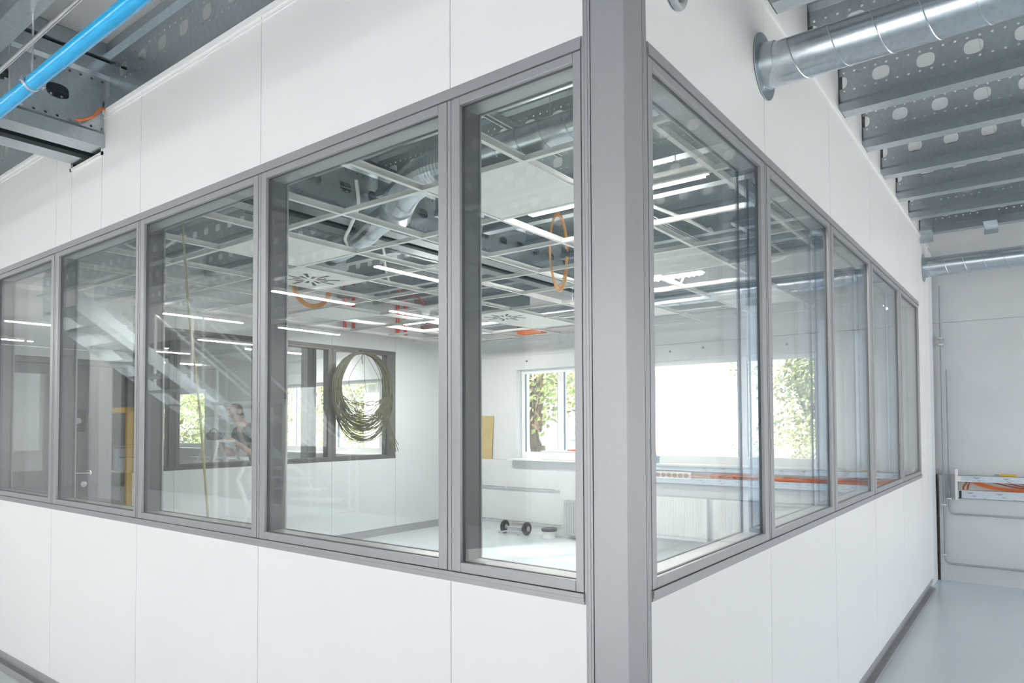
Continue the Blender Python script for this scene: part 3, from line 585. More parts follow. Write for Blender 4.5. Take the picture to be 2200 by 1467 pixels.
def flex(label, pts, r):
    P = spline(pts, 24); L = []; R = []
    for i in range(len(P)): L.append(P[i]); R.append(r * (1.0 if i % 2 else .93))
    o = MB().tube(L, R, 20).build('flexible_duct', GALVD, smooth=False); return tag(o, label, 'flexible duct')
flex('corrugated silver flexible duct joining the round duct above the ceiling grid', [(-1.5, 1.1, 2.85), (-1.8, 1.14, 2.87), (-2.15, 1.3, 2.90), (-2.45, 1.5, 2.91)], .10)
flex('lower silver flexible duct bending down to the swirl outlet box', [(-2.66, 1.66, 2.93), (-2.9, 1.72, 2.92), (-3.2, 1.8, 2.87), (-3.68, 1.9, 2.84)], .085)
p = thing('duct_collar', 'galvanised collar joining the two flexible ducts', 'collar', (-2.55, 1.58, 2.92)); MB().tube([(-2.43, 1.48, 2.905), (-2.68, 1.68, 2.93)], .108, 24).build('collar_body', GALV, p, smooth=True)
for x_, y0_, y1_, lab in ((-1.44, 1.16, 1.85, 'dark steel mounting rail under the joists behind the narrow pane'), (-3.9, 1.3, 3.6, 'dark steel mounting rail under the joists behind the large left pane'), (-1.55, 3.0, 4.6, 'dark steel mounting rail under the joists behind the first aisle pane')):
    p = thing('mounting_rail', lab, 'rail', (x_, y0_, 3.08)); MB().box(x_ - .02, x_ + .02, y0_, y1_, 3.085, 3.124).build('rail_channel', GALV, p); MB().box(x_ - .009, x_ + .009, y0_ + .002, y1_ - .002, 3.0835, 3.0848).build('rail_slot', BLACK, p)
    MB().cyl((x_, y1_ - .25, 2.73), (x_, y1_ - .25, 3.085), .004, 8).build('threaded_rod', ZINC, p)
def conduit(label, pts, r=.011): o = MB().tube(spline(pts, 10), r, 10).build('flexible_conduit', TBAR, smooth=True); return tag(o, label, 'conduit')
conduit('white flexible conduit curling down beside the lower flexible duct', [(-2.4, 1.12, 2.95), (-2.48, 1.2, 2.83), (-2.75, 1.36, 2.79), (-2.93, 1.46, 2.765), (-3.0, 1.53, 2.74)])
conduit('white flexible conduit arching above the grid behind the large left pane', [(-3.4, 2.15, 2.98), (-3.5, 2.3, 2.94), (-3.7, 2.5, 2.85), (-3.75, 2.6, 2.72)])
conduit('white flexible conduit looping above the grid behind the second aisle pane', [(-.9, 3.2, 2.9), (-.72, 3.55, 2.79), (-.74, 3.85, 2.76), (-1.05, 3.9, 2.77), (-1.4, 3.8, 2.87)])
conduit('white flexible conduit hanging under the far round duct', [(-1.7, 4.0, 2.95), (-1.75, 4.3, 2.85), (-1.95, 4.5, 2.77), (-2.35, 4.6, 2.8)])
conduit('white flexible conduit above the grid behind the pane at the left edge', [(-4.3, .55, 3.05), (-4.5, .7, 2.85), (-4.3, .85, 2.77), (-4.0, .9, 2.85)])
conduit('pale flexible conduit running over the first rails behind the aisle pane', [(-1.2, 2.25, 2.9), (-.95, 2.5, 2.78), (-.9, 2.8, 2.76), (-1.0, 3.05, 2.85)])
def luminaire(label, x0, x1, y0, y1, z, m, group, w=.06):
    p = thing('linear_luminaire', label, 'luminaire', ((x0 + x1) / 2, (y0 + y1) / 2, z), group)
    ax = x1 - x0 > y1 - y0
    if ax: MB().box(x0, x1, y0, y1, z + .012, z + .055).build('housing', TBAR, p); MB().box(x0 + .02, x1 - .02, y0 + .006, y1 - .006, z, z + .0115).build('diffuser', m, p)
    else: MB().box(x0, x1, y0, y1, z + .012, z + .055).build('housing', TBAR, p); MB().box(x0 + .006, x1 - .006, y0 + .02, y1 - .02, z, z + .0115).build('diffuser', m, p)
    c = (x0 + x1) / 2, (y0 + y1) / 2
    for s_ in (-.35, .35):
        q = (c[0] + (s_ * (x1 - x0) if ax else 0), c[1] + (0 if ax else s_ * (y1 - y0))); MB().cyl((q[0], q[1], z + .055), (q[0], q[1], 3.46), .0025, 6).build('suspension_wire', ZINC, p)
    return p
luminaire('lit white linear luminaire lying in the grid behind the narrow pane', -1.57, -.47, 1.66, 1.73, 2.715, LEDR, 'room luminaires')
l2 = luminaire('lit louvred luminaire behind the first aisle pane', -2.45, -1.39, 3.83, 3.92, 2.735, LEDR, 'room luminaires')
mb = MB()
for i in range(22): mb.box(-2.42 + .0465 * i, -2.412 + .0465 * i, 3.832, 3.918, 2.722, 2.7345)
mb.build('louvre_blades', ZINC, l2)
luminaire('lit linear luminaire deep in the glazed room near the inner partition', -5.5, -4.4, 4.36, 4.43, 2.735, LEDR, 'room luminaires')
luminaire('lit linear luminaire behind the inner partition at the coil', -9.25, -9.18, 4.5, 5.75, 2.7, LEDR, 'luminaires behind the partition')
luminaire('lit linear luminaire behind the inner partition above the ladder', -9.05, -8.98, 2.9, 3.7, 2.38, LEDR, 'luminaires behind the partition')
for i, (x, ya) in enumerate(((-4.4, -4.0), (-6.3, -4.1), (-6.3, -5.9), (-8.9, -4.1), (-8.9, -5.9), (-11.4, -3.0), (-11.4, -5.9), (-14, -3.0), (-14, -5.9), (-16.5, -3.0))):
    luminaire('lit linear luminaire of the hall seen as reflection, %s of its rows' % ORD[i], x - .035, x + .035, ya, ya + 1.05, 3.05, LED, 'hall luminaires')
def loops(name, label, c, rx, rz, n, m, r=.0055, span=(pi, 2 * pi), ax='yz', cat='cable coil'):
    mb = MB()
    for i in range(n):
        j = random.uniform(-1, 1); k = random.uniform(.9, 1.08)
        mb.tube(arc((c[0] + .012 * random.uniform(-1, 1), c[1] + .012 * random.uniform(-1, 1), c[2] + .01 * j), rx * k, span[0], span[1], 22, ax, rz * random.uniform(.9, 1.08)), r, 6, False)
    o = mb.build(name, m, smooth=True); return tag(o, label, cat)
loops('cable_coil', 'tan cable coil hanging through the grid below the swirl outlet', (-4.32, 2.2, 2.72), .19, .18, 9, TAN)
loops('cable_coil', 'tan looped cable hanging through the grid at the right edge of the narrow pane', (-2.12, 2.82, 2.82), .12, .29, 6, TAN, r=.0045, span=(0.1, 2 * pi - .1))
for i, (y, z0) in enumerate(((3.22, 2.75), (4.15, 2.74), (4.29, 2.75), (5.06, 2.74), (5.2, 2.75))):  # red reflections in the glass, built as solid tubes
    p = thing('red_streak', 'reflection stand-in, red vertical hose above the inner partition, %s from the left' % ORD[i], 'streak', (-6.33, y, z0), 'red reflection streaks above the partition'); MB().tube([(-6.33, y, z0), (-6.33, y, 3.45)], .024, 12).build('streak_tube', RED, p, smooth=True)
    MB().lathe((-6.33, y, z0), (0, 0, 1), [(-.02, .02), (-.015, .027), (.02, .027), (.025, .024)], 12).build('end_cap', RUSTO, p)
p = thing('smoke_detector', 'white round smoke detector under the ceiling grid', 'smoke detector', (-4.27, 3.55, 2.69)); MB().lathe((-4.27, 3.55, 2.689), (0, 0, -1), [(0, .06), (.012, .06), (.02, .045), (.05, .04), (.058, .028)], 24).build('detector_body', TRIMW, p, smooth=True); MB().tube(spline([(-4.27, 3.55, 2.69), (-4.3, 3.5, 2.8), (-4.4, 3.3, 2.86)]), .005, 8).build('detector_cable', RED, p)
p = thing('reflection_box', 'orange box standing in for a reflection high on the outer wall above the first window', 'box', (-4.8, 6.14, 2.74)); MB().box(-5.01, -4.6, 6.05, 6.195, 2.737, 2.95).build('box_body', ORANGE, p, bevel=.006); MB().box(-5.0, -4.61, 6.043, 6.05, 2.82, 2.87).build('box_band', TAN, p)  # solid box put here for an orange reflection in the panes
o = MB().tube(spline([(-2.75, .25, 2.72), (-2.709, .25, 2.542), (-2.639, .25, 2.10), (-2.516, .25, 1.556), (-2.432, .25, 1.05), (-2.30, .25, .3), (-2.26, .25, .006)]), .0062, 8).build('hanging_cable', mat('olive cable jacket', (.42, .40, .24), .5), smooth=True); tag(o, 'thin olive cable hanging from the grid behind the third left pane', 'cable')

# ------------------------------------------------------------------ things in the glazed room
p = thing('wire_coil', 'big coil of dark wires hanging on the inner partition window', 'wire coil', (-6.33, 4.43, 2.46))
def coil_loop(a, b, j, yc=4.43, top=2.445, n=40):
    zc = top - b; ph = random.uniform(-.02, .02)
    return [(-6.335 + .045 * (j % 7) / 7 + .01 * sin(3 * t), yc + ph + a * sin(t) * (1 + .04 * cos(2 * t + j)), zc + b * cos(t) + .012 * sin(5 * t + j)) for t in [2 * pi * k / n for k in range(n + 1)]]
mb = MB(); 
for j in range(48): mb.tube(coil_loop(random.uniform(.36, .5), random.uniform(.42, .59), j, 4.45), .0052, 5, False)
mb.build('wire_loops', WIRE, p, smooth=True)
mb = MB()
for j in range(14):
    w = random.uniform(.34, .44); s_ = random.uniform(.05, .35)
    mb.tube([(-6.32 + .03 * random.random(), 4.44 + w * (2 * t - 1), 1.86 - s_ * (1 - (2 * t - 1) ** 2) + .02 * sin(9 * t + j)) for t in [k / 20 for k in range(21)]], .004, 5, False)
mb.build('sagging_wires', WIRE, p, smooth=True)
mb = MB()
for j in range(22):
    e = random.uniform(-.07, .09); mb.tube(spline([(-6.32 + .03 * random.random(), 4.80 + .05 * random.random(), 1.95), (-6.31, 4.84 + .03 * random.random(), 1.65), (-6.3, 4.89 + e * .5, 1.4), (-6.3, 4.96 + e, 1.13 + .1 * random.random())], 5), .004, 5, False)
mb.build('loose_wire_ends', WIRE, p, smooth=True)
mb = MB(); mb.tube(spline([(-6.39, 4.43, 2.475), (-6.34, 4.43, 2.47), (-6.30, 4.43, 2.43), (-6.33, 4.43, 2.40), (-6.31, 4.42, 2.30)]), .006, 6); mb.build('hook', BLACK, p)
mb = MB(); 
for j in range(3): mb.tube(spline([(-6.30, 4.43 + .02 * j, 2.43), (-6.3, 4.2 + .25 * j, 2.1), (-6.3, 4.27 + .22 * j, 1.85), (-6.3, 4.35 + .12 * j, 1.66)], 6), .003, 5, False)
mb.build('tie_wires', WIRE, p)
def radiator(label, x0, x1, z0, z1, m):
    p = thing('radiator', label, 'radiator', ((x0 + x1) / 2, 6.07, z0), 'radiators under the window ribbon'); MB().box(x0, x1, 6.03, 6.10, z0, z1).build('radiator_panel', m, p, bevel=.006)
    mb = MB(); n = int((x1 - x0 - .04) / .035)
    for i in range(n): mb.box(x0 + .03 + .035 * i, x0 + .048 + .035 * i, 6.024, 6.03, z0 + .02, z1 - .02)
    mb.build('radiator_ribs', m, p); MB().cyl((x1 + .025, 6.07, z0 + .05), (x1 + .025, 6.07, z0 - .03), .012, 10).cyl((x1, 6.07, z0 + .05), (x1 + .03, 6.07, z0 + .05), .01, 8).build('valve', ZINC, p)
    MB().box(x0 + .1, x0 + .14, 6.06, 6.139, z0 + .1, z0 + .13).box(x1 - .14, x1 - .1, 6.06, 6.139, z0 + .1, z0 + .13).build('wall_bracket', ZINC, p)
radiator('white ribbed radiator seen left behind the first aisle pane', -2.94, -2.27, .14, .635, TRIMW)
radiator('white ribbed radiator right of the first one behind the aisle pane', -2.2, -1.78, .14, .635, TRIMW)
radiator('grey radiator edge on at the right of the narrow pane', -4.23, -3.25, .05, .5, GREYP)
p = thing('cardboard_panel', 'tan cardboard sheet leaning on the wall ledge behind the narrow pane', 'cardboard', (-5.68, 6.16, 1.0)); MB().add([(-5.8, 6.15, .999), (-5.56, 6.15, .999), (-5.55, 6.19, 1.62), (-5.8, 6.19, 1.625), (-5.8, 6.158, .999), (-5.56, 6.158, .999), (-5.55, 6.198, 1.62), (-5.8, 6.198, 1.625)], [(0, 1, 2, 3), (7, 6, 5, 4), (0, 4, 5, 1), (1, 5, 6, 2), (2, 6, 7, 3), (3, 7, 4, 0)]).build('sheet', CARD, p)
p = thing('storage_box', 'white plastic box on the window sill by the post', 'box', (-4.35, 6.12, 1.022)); MB().box(-4.6, -4.05, 6.05, 6.2, 1.0225, 1.13).build('box_body', TRIMW, p, bevel=.01); MB().box(-4.61, -4.04, 6.045, 6.205, 1.13, 1.14).build('box_rim', TRIMW, p)
p = thing('hand_tool', 'red plastic hand tool lying on the white box', 'tool', (-4.14, 6.12, 1.14)); MB().tube([(-4.22, 6.11, 1.153), (-4.12, 6.12, 1.154), (-4.05, 6.13, 1.153)], [.008, .013, .009], 10).build('tool_grip', RED, p, smooth=True); MB().cyl((-4.22, 6.11, 1.153), (-4.28, 6.105, 1.153), .004, 8).build('tool_tip', ZINC, p)
p = thing('flower_pot', 'small blue grey pot on the sill at the post edge', 'pot', (-2.94, 6.1, 1.022)); MB().lathe((-2.94, 6.12, 1.0225), (0, 0, 1), [(0, .035), (.07, .045), (.075, .048), (.082, .048)], 20).build('pot_body', mat('blue grey glaze', (.16, .27, .38), .4), p, smooth=True)
mb = MB(); [mb.tube([(-2.94, 6.12, 1.10), (-2.94 + .02 * cos(k), 6.12 + .02 * sin(k), 1.14 + .01 * (k % 3))], .003, 5) for k in range(7)]; mb.build('twig', mat('dry red twig', (.4, .15, .12), .7), p)
p = thing('dolly_axle', 'pair of black wheels on an axle lying by the outer wall', 'wheels', (-4.98, 5.97, 0))
for x in (-5.17, -4.79): w_ = MB().lathe((x - .025, 5.97, .09), (1, 0, 0), [(0, .05), (.004, .08), (.015, .09), (.035, .09), (.046, .08), (.05, .05)], 26).build('wheel', BLACK, p, smooth=True); MB().lathe((x - .03, 5.97, .09), (1, 0, 0), [(0, .02), (.005, .035), (.055, .035), (.06, .02)], 18).build('wheel_hub', GREYP, w_)
mb = MB(); mb.cyl((-5.15, 5.97, .09), (-4.81, 5.97, .09), .012, 10); mb.box(-5.1, -4.86, 5.93, 6.0, .05, .10); mb.bar((-5.2, 5.86, .02), (-5.0, 5.95, .06), .02); mb.bar((-4.84, 5.84, .02), (-4.95, 5.95, .06), .02); mb.build('axle_plate', GREYP, p)
p = thing('cable_drum', 'small pale drum with dark lid by the radiator', 'drum', (-4.43, 5.98, 0)); MB().lathe((-4.43, 5.98, .001), (0, 0, 1), [(0, .085), (.09, .085)], 24).build('drum_body', TRIMW, p); MB().lathe((-4.43, 5.98, .091), (0, 0, 1), [(0, .1), (.03, .105), (.035, .09)], 24).build('drum_lid', BLACK, p)

# ------------------------------------------------------------------ room behind the inner partition
p = thing('steel_column', 'dark steel column behind the inner partition, left of the coil', 'column', (-8.2, 4.95, 0)); MB().box(-8.28, -8.12, 4.87, 4.885, 0, 3.46).box(-8.28, -8.12, 5.015, 5.03, 0, 3.46).box(-8.205, -8.195, 4.885, 5.015, 0, 3.46).build('column_section', DOORG, p)
p = thing('steel_column', 'white steel column far behind the inner partition near the ladder', 'column', (-11, 3.9, 0)); MB().box(-11.1, -10.9, 3.8, 4.0, 0, 3.46).build('column_section', WHITE, p)
p = thing('work_table', 'long grey table under the window behind the inner partition', 'table', (-10, 5.6, 0)); MB().box(-12.5, -7.6, 5.25, 5.98, .86, .9).build('table_top', GREYP, p)
for x in (-12.4, -10.0, -7.7):
    for y in (5.3, 5.93): MB().box(x - .025, x + .025, y - .025, y + .025, 0, .86).build('leg', ZINC, p)
def ladder(label, x, y, h, rz):
    p = thing('step_ladder', label, 'ladder', (0, 0, 0)); s_ = .24
    mb = MB(); mb.box(-.16, .16, -.12, .12, h - .03, h); mb.build('top_platform', TRIMW, p)
    for a in (-1, 1):
        for b in (-1, 1): MB().bar((a * .13, b * .10, h - .03), (a * (.13 + .10 * h), b * (.1 + .32 * h), .0), .055, .03).build('leg', STEEL if b > 0 else TRIMW, p)
    for k in range(1, 5): z = h * k / 5; t = (h - z) / h; q = .1 + .32 * h * t; MB().box(-.13 - .1 * h * t, .13 + .1 * h * t, -q - .04, -q + .04, z - .012, z + .012).build('tread', STEEL, p)
    p.location = (x, y, 0); p.rotation_euler.z = radians(rz); return p
ladder('white step ladder behind the partition, in front of the writing person', -7.15, 2.93, 1.33, 0)
p = thing('tool_bag', 'dark bag lying on top of the step ladder', 'bag', (-7.15, 2.87, 1.33)); MB().box(-7.27, -7.07, 2.82, 2.94, 1.331, 1.42).build('bag_body', CHAR, p, bevel=.03); MB().tube(arc((-7.17, 2.88, 1.41), .05, 0, pi, 12, 'yz'), .008, 8).build('bag_handle', BLACK, p)

def skinned(name, nodes, edges, m, parent, sub=2, root=0):
    me = bpy.data.meshes.new(name); me.from_pydata([n[0] for n in nodes], edges, []); o = bpy.data.objects.new(name, me); COL.objects.link(o)
    o.modifiers.new('s', 'SKIN'); o.modifiers.new('u', 'SUBSURF').levels = sub; o.modifiers['u'].render_levels = sub
    for i, n in enumerate(nodes):
        r = n[1]; me.skin_vertices[0].data[i].radius = r if isinstance(r, tuple) else (r, r); me.skin_vertices[0].data[i].use_root = (i == root)
    dg = bpy.context.evaluated_depsgraph_get(); nm = bpy.data.meshes.new_from_object(o.evaluated_get(dg)); bpy.data.objects.remove(o)
    q = bpy.data.objects.new(name, nm); COL.objects.link(q); nm.materials.clear(); nm.materials.append(m)
    for f in nm.polygons: f.use_smooth = True
    return q
P0 = Vector((-7.38, 3.66, 0))
person = thing('person', 'person in a dark t-shirt leaning forward and writing behind the inner partition', 'person', P0)
# local frame: person faces -Y; near arm on +X
N = {'pel': ((0, 0, .94), (.135, .10)), 'wai': ((0, -.05, 1.10), (.12, .09)), 'che': ((0, -.15, 1.30), (.145, .10)), 'upc': ((0, -.23, 1.43), (.12, .085)), 'nek': ((0, -.295, 1.53), .052),
     'hd0': ((0, -.36, 1.60), (.062, .07)), 'hd1': ((0, -.395, 1.68), (.078, .095)), 'hd2': ((0, -.40, 1.77), (.068, .085)),
     'lsh': ((.19, -.25, 1.42), .055), 'lel': ((.235, -.28, 1.14), .042), 'lwr': ((.185, -.54, 1.33), .027), 'rsh': ((-.19, -.25, 1.42), .055), 'rel': ((-.26, -.22, 1.13), .042), 'rwr': ((-.12, -.46, 1.22), .027),
     'lhi': ((.09, .0, .88), .088), 'lkn': ((.11, -.05, .48), .058), 'lan': ((.11, .02, .09), .04), 'lto': ((.12, -.15, .03), (.04, .03)),
     'rhi': ((-.09, .0, .88), .088), 'rkn': ((-.11, .0, .48), .058), 'ran': ((-.11, .08, .09), .04), 'rto': ((-.12, -.09, .03), (.04, .03))}
K = list(N); E_ = [('pel', 'wai'), ('wai', 'che'), ('che', 'upc'), ('upc', 'nek'), ('nek', 'hd0'), ('hd0', 'hd1'), ('hd1', 'hd2'), ('upc', 'lsh'), ('lsh', 'lel'), ('lel', 'lwr'), ('upc', 'rsh'), ('rsh', 'rel'), ('rel', 'rwr'),
     ('pel', 'lhi'), ('lhi', 'lkn'), ('lkn', 'lan'), ('lan', 'lto'), ('pel', 'rhi'), ('rhi', 'rkn'), ('rkn', 'ran'), ('ran', 'rto')]
body = skinned('body', [N[k] for k in K], [(K.index(a), K.index(b)) for a, b in E_], SKIN, person); body.parent = person
def seg_of(c):
    best = None
    for a, b in E_:
        A = Vector(N[a][0]); B = Vector(N[b][0]); d = B - A; t = max(0, min(1, (c - A).dot(d) / d.length_squared)); q = (c - A - d * t).length
        if best is None or q < best[0]: best = (q, a, b, t)
    return best
def garment(name, test, off, m):
    me = body.data; bm = bmesh.new(); bm.from_mesh(me); bm.faces.ensure_lookup_table()
    bmesh.ops.delete(bm, geom=[f for f in bm.faces if not test(f.calc_center_median(), seg_of(f.calc_center_median()))], context='FACES')
    for v in bm.verts: v.co += v.normal * off
    bmesh.ops.solidify(bm, geom=bm.faces[:], thickness=-.004)
    nm = bpy.data.meshes.new(name); bm.to_mesh(nm); bm.free(); nm.materials.append(m); q = bpy.data.objects.new(name, nm); COL.objects.link(q); q.parent = person
    for f in nm.polygons: f.use_smooth = True
    return q
garment('t_shirt', lambda c, s_: (s_[1], s_[2]) in (('wai', 'che'), ('che', 'upc'), ('upc', 'lsh'), ('upc', 'rsh')) or (s_[1] == 'pel' and s_[2] == 'wai') or (s_[1] in ('lsh', 'rsh') and s_[3] < .62) or (s_[1] == 'upc' and s_[2] == 'nek' and s_[3] < .4), .014, CHAR)
garment('trousers', lambda c, s_: s_[2] in ('lhi', 'rhi', 'lkn', 'rkn') or (s_[2] in ('lan', 'ran') and s_[3] < .95) or (s_[1] == 'pel' and c.z < .98), .012, JEANS)
garment('shoe', lambda c, s_: s_[2] in ('lto', 'rto') or (s_[2] in ('lan', 'ran') and s_[3] > .9), .012, BLACK)
garment('hair', lambda c, s_: s_[2] in ('hd1', 'hd2') and (c.z > 1.755 or (c.y > -.395 and c.z > 1.63)), .012, HAIR)
mb = MB(); mb.lathe((0, -.485, 1.665), (0, -.8, -.35), [(0, .018), (.015, .014), (.026, .006)], 10); mb.build('nose', SKIN, person, at=tuple(P0), smooth=True) if False else None
for sx_ in (.034, -.034): MB().lathe((P0.x + sx_, P0.y - .478, 1.705), (0, -1, 0), [(0, .011), (.006, .008), (.008, .003)], 10).build('eye', BLACK, person)
MB().tube([(P0.x, P0.y - .478, 1.71), (P0.x, P0.y - .505, 1.67), (P0.x, P0.y - .482, 1.66)], [.008, .014, .009], 8).build('nose', SKIN, person, smooth=True)
MB().tube([(P0.x - .026, P0.y - .462, 1.622), (P0.x, P0.y - .47, 1.62), (P0.x + .026, P0.y - .462, 1.622)], [.004, .007, .004], 8).build('mouth', mat('lips', (.5, .2, .17), .5), person, smooth=True)
for sx_ in (1, -1): MB().lathe((P0.x + sx_ * .078, P0.y - .38, 1.68), (sx_, .25, 0), [(0, .026), (.012, .032), (.016, .022)], 12).build('ear', SKIN, person, smooth=True)
def hand(wr, d, up, side, curl):
    """palm and five fingers grown from the wrist; d = direction of the hand, side = thumb side"""
    d = Vector(d).normalized(); up = Vector(up).normalized(); sd_ = d.cross(up).normalized() * side; wr = Vector(wr)
    nodes = [(tuple(wr - d * .02), .026), (tuple(wr + d * .035), (.034, .016)), (tuple(wr + d * .075), (.036, .014))]; ed = [(0, 1), (1, 2)]
    for k in range(4):
        b = wr + d * .088 + sd_ * (.024 - .0165 * k); L = (.072, .08, .074, .058)[k]; i0 = len(nodes); prev = 2; q = b; ang = .15
        for t in range(4):
            nodes.append((tuple(q), .0088 - .0008 * t)); ed.append((prev, i0 + t)); prev = i0 + t; ang += curl * (.5 if k else .42); q = q + (d * cos(ang) - up * sin(ang)) * L / 3
    i0 = len(nodes); q = wr + d * .035 + sd_ * .03; prev = 1
    for t in range(3): nodes.append((tuple(q), .0105 - .001 * t)); ed.append((prev, i0 + t)); prev = i0 + t; q = q + (d * .8 + sd_ * (.35 - .3 * t) - up * (.3 + .2 * t)).normalized() * .033
    h_ = skinned('hand', nodes, ed, SKIN, person, 2); h_.parent = person; return h_
hand(N['lwr'][0], (-.12, -.95, .10), (.25, .1, .95), -1, 1.1)
hand(N['rwr'][0], (.1, -.9, .05), (-.1, .05, 1), 1, .6)
hp = P0 + Vector(N['lwr'][0]) + Vector((-.012, -.115, .0))
p = thing('pencil', 'dark pencil held in the hand of the person', 'pencil', hp); MB().lathe(tuple(hp + Vector((0, -.035, -.05))), Vector((0, .42, .9)), [(0, .001), (.012, .004), (.15, .004)], 8).build('pencil_shaft', BLACK, p)

# ------------------------------------------------------------------ hall things seen only as reflections
p = thing('metal_staircase', 'grey steel staircase of the hall seen reflected in the left panes', 'staircase', (-8.5, -5.7, 0))
zl = lambda yv: 2.9 - .75 * (yv - 1.91)
for x in (-8.0, -9.0): MB().add([(x + d, -yv, max(0, zl(yv) + e)) for d in (-.008, .008) for yv, e in ((1.66, 0), (5.75, 0), (5.75, -.26), (1.66, -.26))], [(0, 1, 2, 3), (7, 6, 5, 4), (0, 4, 5, 1), (1, 5, 6, 2), (2, 6, 7, 3), (3, 7, 4, 0)]).build('stringer', GALV, p)
for k in range(1, 17): yv = 5.75 - .245 * k; z = zl(yv) - .06; MB().box(-8.99, -8.01, -yv - .14, -yv + .14, z - .03, z).build('tread', GALV, p)
for x in (-8.0, -9.0):
    MB().tube([(x, -1.7, zl(1.7) + .95), (x, -5.6, zl(5.6) + .95)] if False else [(x, -2.9, zl(2.9) + .95), (x, -5.6, zl(5.6) + .95)], .021, 12).build('handrail', ZINC, p)
    for yv in (3.0, 3.9, 4.8, 5.55): MB().bar((x, -yv, zl(yv) - .1), (x, -yv, zl(yv) + .95), .03).build('rail_post', ZINC, p)
p = thing('steel_trestle', 'white braced steel trestle of the hall seen reflected in the left panes', 'trestle', (-6.65, -3.0, 0))
mb = MB(); mb.box(-7.1, -6.2, -3.02, -2.98, 1.54, 1.70).box(-7.45, -5.9, -3.02, -2.98, 1.75, 1.79); mb.build('top_plate', TRIMW, p)
for x in (-6.98, -6.76, -6.38): MB().lathe((x, -2.979, 1.62), (0, 1, 0), [(0, .035), (.003, .035)], 18).build('plate_hole', RUSTY, p)
for a, b in (((-6.97, -3, 1.54), (-6.42, -3, .85)), ((-6.42, -3, .85), (-6.98, -3, .02)), ((-6.35, -3, 1.54), (-6.9, -3, .85)), ((-6.9, -3, .85), (-6.3, -3, .02))): MB().bar(a, b, .035).build('brace', TRIMW, p)
for x in (-7.4, -5.95): MB().box(x - .02, x + .02, -3.02, -2.98, 0, 1.75).build('upright', TRIMW, p)
p = thing('yellow_rack', 'yellow framed rack of the hall seen reflected in a dim left pane', 'rack', (-13.8, -4.5, 0))
for x in (-14.4, -13.25): MB().box(x - .05, x + .05, -4.55, -4.45, 0, 1.85).build('upright', YELL, p)
MB().box(-14.45, -13.2, -4.55, -4.45, 1.76, 1.86).build('top_beam', YELL, p); MB().box(-14.35, -13.3, -4.8, -4.4, .6, .64).build('shelf', ZINC, p)
for i in range(4):
    p = thing('parts_crate', 'grey crate on the yellow rack, %s from the left' % ORD[i], 'crate', (-14.2 + .25 * i, -4.6, .64), 'crates on the yellow rack'); MB().box(-14.32 + .25 * i, -14.1 + .25 * i, -4.75, -4.45, .641, .641 + .28 + .09 * (i % 3)).build('crate_body', (GREYP, DOORG, GREYP, ZINC)[i], p, bevel=.008); MB().box(-14.325 + .25 * i, -14.095 + .25 * i, -4.755, -4.445, .88 + .09 * (i % 3), .91 + .09 * (i % 3)).build('crate_rim', DOORG, p)
p = thing('steel_column', 'white steel column of the hall seen reflected in a dim left pane', 'column', (-12, -3.5, 0)); MB().box(-12.2, -11.8, -3.6, -3.4, 0, 3.46).build('column_section', WHITE, p)

# ------------------------------------------------------------------ outside the windows
o = MB().box(-60, 30, 6.6, 60, -.3, -.12).build('ground', STONE); tag(o, 'pale sunlit ground outside the windows', 'ground', kind='structure')
p = thing('house', 'white rendered house outside the window ribbon behind the aisle pane', 'house', (-4.97, 14, -.12))
MB().box(-14, -4.97, 14, 22, -.12, 4.6).build('house_wall', RENDERW, p)
MB().prism([(13.5, 4.5), (22.5, 4.5), (22.5, 4.7), (18, 6.8), (13.5, 4.7)], -14.3, -4.7).build('roof', ROOFT, p)
w_ = MB().box(-6.02, -5.55, 13.985, 14.0, 1.58, 2.24).build('window_recess', mat('pale pane', (.7, .72, .74), .3), p); MB().box(-6.08, -5.5, 13.94, 13.998, 1.52, 1.58).build('window_ledge', RENDERW, w_)
MB().box(-14, -6.75, 13.4, 13.98, -.12, 2.55).build('annex_wall', RENDERW, p)
mb = MB(); mb.prism([(13.1, 2.55), (13.1, 2.62), (14.0, 3.0), (14.0, 2.9)], -14.2, -6.5); [mb.prism([(13.08, 2.62), (13.08, 2.66), (14.0, 3.04), (14.0, 3.0)], -14.2 + .26 * k, -14.08 + .26 * k) for k in range(30)]; mb.build('annex_roof', ROOFT, p)
p.rotation_euler.z = radians(21)
p = thing('wire_fence', 'low chain link fence in front of the white house', 'fence', (-2, 10, 0)); mb = MB()
for k in range(90):
    x = -4.6 + .07 * k
    for s_ in (1, -1): mb.tube([(x, 10 + .004 * s_, -.1), (x + s_ * 1.22, 10 + .004 * s_, 1.12)], .004, 3, False)
mb.build('chain_link', ZINC, p)
for k in range(4): MB().cyl((-4.6 + 2.1 * k, 10.04, -.12), (-12 + 2.6 * k, 10.04, 1.2), .025, 10).build('fence_post', ZINC, p)
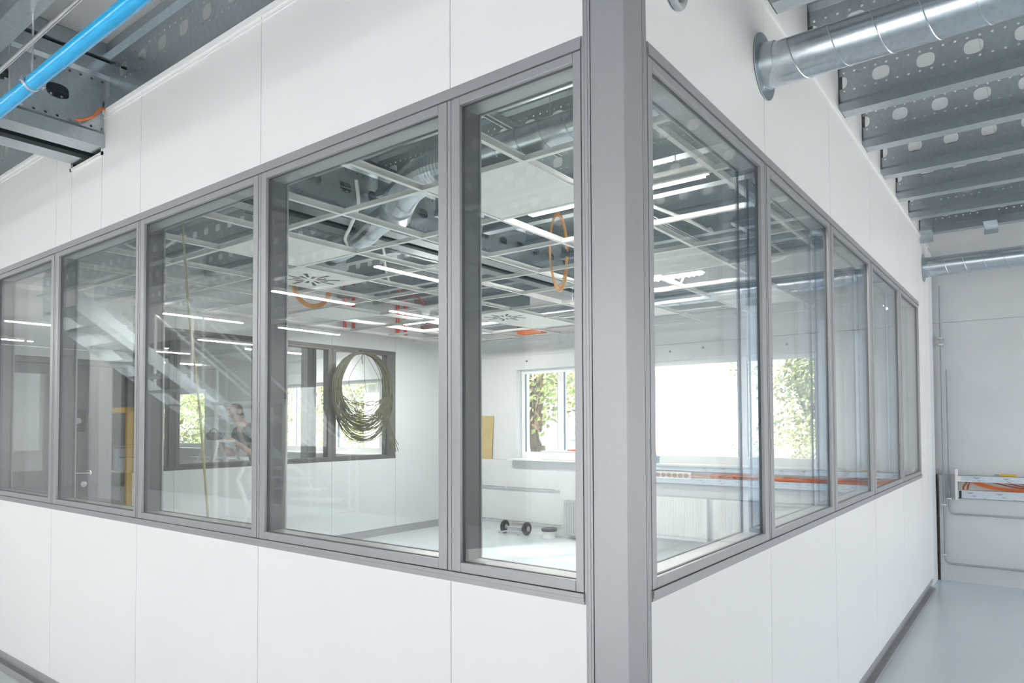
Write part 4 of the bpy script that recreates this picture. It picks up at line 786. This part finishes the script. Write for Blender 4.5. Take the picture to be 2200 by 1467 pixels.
def tree_mesh(seed, H, R, leafmat, nleaf=2600, fork=True, low=.25):
    rnd = random.Random(seed); p = thing('tree', '-', 'tree', (0, 0, 0)); mb = MB()
    mb.tube(spline([(0, 0, -.15), (.05, 0, .6), (0, .05, 1.2)], 4), [.16] * 4 + [.15] * 4 + [.14], 9)
    br = [(rnd.uniform(-1, 1), rnd.uniform(-1, 1)) for _ in range(7)]
    for i, (a, b) in enumerate(br):
        z = .9 + .3 * i; mb.tube(spline([(0, .04, z - .3), (a * R * .25, b * R * .25, z + .7), (a * R * .7, b * R * .7, z + 1.6 + .1 * H)], 5), [.09 - .005 * k for k in range(11)], 7)
    mb.build('trunk', BARK, p, smooth=True)
    vs, fs = [], []; blobs = [(rnd.uniform(-.7, .7) * R, rnd.uniform(-.7, .7) * R, rnd.uniform(low * H, .9 * H), rnd.uniform(.3, .5) * R) for _ in range(34)]
    for _ in range(nleaf):
        bx, by, bz, br_ = rnd.choice(blobs); v = Vector((rnd.gauss(0, 1), rnd.gauss(0, 1), rnd.gauss(0, .8))); v = v.normalized() * br_ * rnd.random() ** .4
        c = Vector((bx, by, bz)) + v; n_ = Vector((rnd.gauss(0, 1), rnd.gauss(0, 1), rnd.gauss(.4, 1))).normalized(); a = n_.orthogonal().normalized(); b = n_.cross(a); s_ = rnd.uniform(.04, .085)
        i = len(vs); vs += [tuple(c + a * s_), tuple(c + b * s_ * .55 + n_ * .02), tuple(c - a * s_), tuple(c - b * s_ * .55 + n_ * .02)]; fs.append((i, i + 1, i + 2, i + 3))
    mb = MB(); mb.v = vs; mb.f = fs; mb.build('crown', leafmat, p, recalc=False); return p
T1 = tree_mesh(3, 5.0, 1.8, LEAFA, 9000, low=.02); T2 = tree_mesh(5, 6.0, 2.0, LEAFB, 9000, low=.03); T3 = tree_mesh(9, 5.5, 1.9, LEAFA, 4500, low=.35)
spots = [(T1, -4.1, 18.3, 'leafy green tree right beside the white house'), (T2, -1.9, 13.6, 'tall leafy tree in the middle of the second aisle pane'), (T1, 2.9, 14.5, 'leafy green tree at the right end of the window ribbon'), (T3, -6.9, 9.1, 'forked tree with thin foliage behind the narrow pane'),
         (T2, -16.6, 9.4, 'pale leafy tree left of the forked tree'), (T1, -18.5, 14.8, 'green tree behind the partition window, right one'), (T2, -23.3, 15.5, 'pale tree behind the partition window, second from right'), (T1, -28, 14.8, 'green tree behind the coil of wires, left one'), (T3, -32.5, 14.5, 'thin tree far left behind the partition'),
         (T2, -37.5, 17, 'pale tree far left behind the ladder'), (T1, -42.5, 17, 'green tree farthest left behind the thin cable'), (T2, -.2, 19.5, 'back row tree behind the second aisle pane'), (T2, 4.6, 20.5, 'back row tree right of the second aisle pane')]
seen = set()
for t, x, y, lab in spots:
    if t.name in seen: q = dup(t, (x, y, -.12), random.uniform(0, 6.28))
    else: q = t; t.location = (x, y, -.12); seen.add(t.name)
    q['label'] = lab; q['group'] = 'trees outside the windows'
